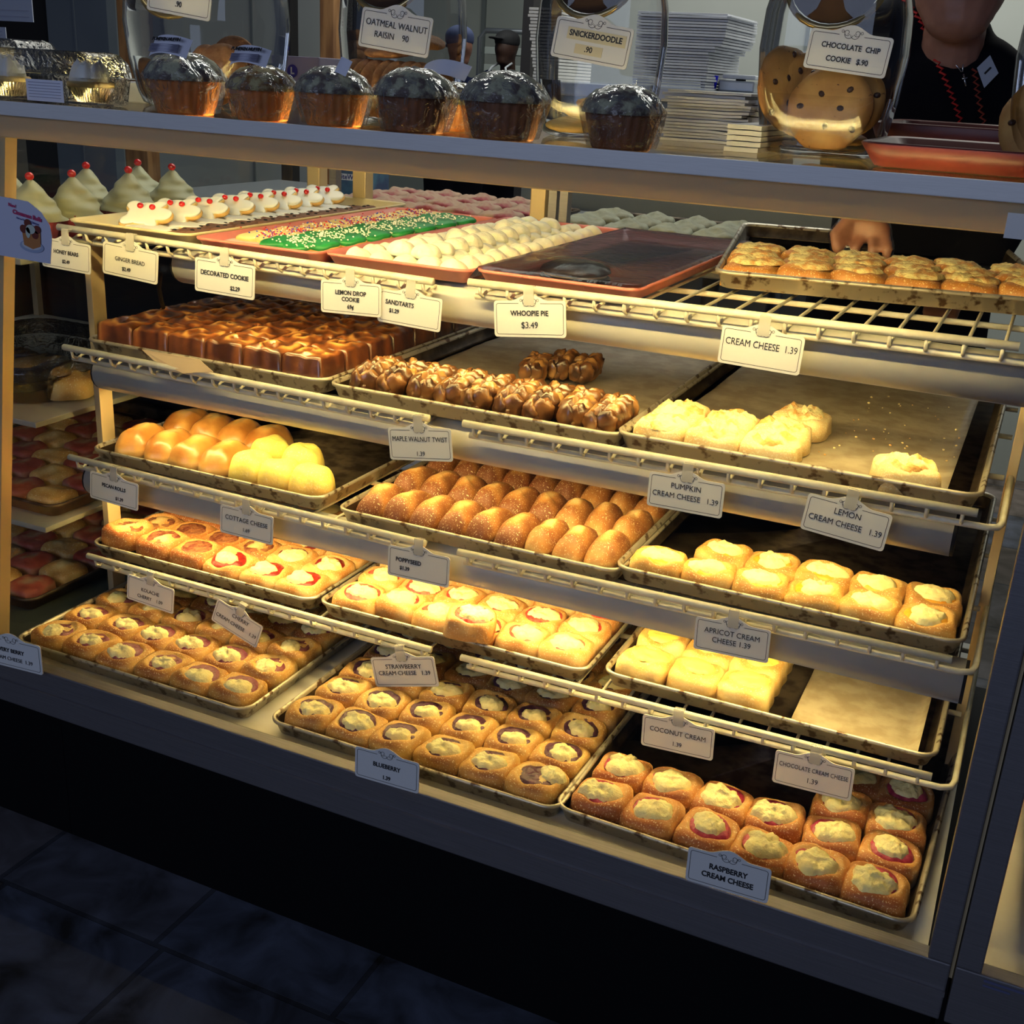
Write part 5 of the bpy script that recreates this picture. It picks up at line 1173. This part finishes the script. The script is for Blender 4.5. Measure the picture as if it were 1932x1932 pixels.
for i, ((px_, py_), _) in enumerate(cups):
    q = U(px_, py_, x=(-.26 if i not in (2, 4, 6) else -.36)); 
    t = thing('cupcake', 'cupcake with tall pale icing and a cherry, %s behind the side glass' % ('second from left', 'third from left', 'tallest white one', 'fourth from left', 'fifth from left, rear', 'rightmost', 'leftmost')[i], 'cupcake', (q.x, q.y, .6005), 0, 'cupcakes behind the side glass')
    MB().lathe([(0, .0005), (.032, .0005), (.045, .040), (.044, .042), (0, .044)], 72, .03, 24).build('paper_cup', pinkcup, t, True)
    pf = []; nn = 30
    for k in range(nn): u = k/(nn-1); pf.append(((.048*(1-u**1.3)**.9+.002)*(1+.035*cos(u*4.2*2*pi)), .038+.066*u))
    mb = MB().lathe(pf, 40)
    mb.v = [(x*(1+.07*sin(3*math.atan2(y, x)+z*170)+.22*nz((x, y, z), 32, i)), y*(1+.07*sin(3*math.atan2(y, x)+z*170)+.22*nz((x, y, z), 32, i)), z) for x, y, z in mb.v]
    mb.build('piped_icing', icem, t, True)
    MB().ell((0, 0, .108), (.0075, .0075, .007), 12, 8).build('cherry', M_cherry, t, True)
redm = dough('side_red_pastry', (.5, .35, .2), (.42, .08, .05), (.25, .03, .02)); nbk = [bun_mesh(300+i, .038, .038, .03, flat=.3, mt=(redm if i % 2 else M_dough), name='pastry') for i in range(4)]
for k, (z, lab) in enumerate(((.1505, 'middle'), (.0005, 'bottom'))):
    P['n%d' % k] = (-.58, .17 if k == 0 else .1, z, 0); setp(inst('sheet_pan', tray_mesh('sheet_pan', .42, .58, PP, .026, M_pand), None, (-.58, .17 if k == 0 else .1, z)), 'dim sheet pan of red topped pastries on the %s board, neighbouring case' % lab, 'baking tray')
    for j in range(6):
        for i in range(5):
            o = inst('pastry', nbk[(i*3+j+k) % 4], None, PL('n%d' % k, .055+i*.077, .055+j*.08, .0035)); setp(o, 'pastry %s in the %s on the %s board, neighbouring case' % (ordl(i), rowl(j), lab), 'pastry', 'pastries on the %s board' % lab)
clamshell(-.50, -.20, .18, .50, .3355, .085, 'large clear box of pale pastries behind the left side glass')
for i in range(3):
    o = inst('pale_roll', nbk[0], None, (-.42+.09*i, .32, .3405), (0, 0, .3*i), (1.05, 2.2, 1.5)); setp(o, 'pale roll inside the large clear box, %s' % ordl(i), 'roll', 'pale rolls in the large clear box')

# ------------------------------------------------------------------ neighbouring case at the right edge
rc = thing('corner_case', 'second display case starting at the right edge with a white deck', 'display case', (1.9, .4, FZ))
def rpart(mb, name, mt): o = mb.build(name, mt, rc); o.location = (-1.9, -.4, -FZ); return o
rpart(MB().box(1.358, 1.384, -.062, -.02, .022, .79, bev=.002), 'corner_post', M_alu)
rpart(MB().box(1.358, 2.4, -.062, -.040, -.055, .022, bev=.002), 'bottom_frame', M_alu)
rpart(MB().box(1.358, 2.4, -.040, .12, -.055, -.02), 'under_ledge', M_black); rpart(MB().box(1.358, 2.4, .12, .80, FZ, -.055), 'base_panel', M_black)
rpart(MB().box(1.385, 2.4, -.0195, .85, -.012, 0), 'deck', M_deck); rpart(MB().box(1.358, 1.366, .02, .84, .0, .60), 'interior_shade_panel', mat('plum_interior_shade', (.02, .012, .03), .4))  # the plum panel's colour stands in for shade inside this case
rpart(MB().box(1.385, 2.4, .80, .84, .0, .80), 'back_panel', M_dark)  # black panel colour supplies the dark of the case interior
q = U(1885, 1862, y=-.0625)
rpart(MB().box(q.x-.016, q.x+.030, -.0626, -.062, q.z, q.z+.003).box(q.x-.016, q.x+.012, -.0626, -.062, q.z-.006, q.z-.0035), 'faded_print', mat('faded_blue_print', (.10, .11, .22), .6))
lamp('shelf_lamp', 'tube lamp inside the case at the right edge', 1.42, 2.3, .212, .229, .029, M_tube, (-28, 232), .003)
P['c1'] = (1.425, .0, .0005, 0); setp(inst('sheet_pan', pan_me, None, (1.425, .0, .0005)), 'sheet pan of orange rolls in the case at the right edge', 'baking tray')
orm = dough('orange_glazed_roll', (.8, .4, .14), (.7, .2, .04), (.4, .08, .01), rough=.35, coat=.4)
om = bun_mesh(333, .036, .036, .04, mt=orm, flat=.4, name='roll')
for j in range(3):
    for i in range(5): o = inst('orange_roll', om, None, PL('c1', .052+i*.0715, .053+j*.073, .0035)); setp(o, 'orange glazed roll, %s in the %s of the right edge pan' % (ordl(i), rowl(j)), 'roll', 'orange glazed rolls at the right edge')
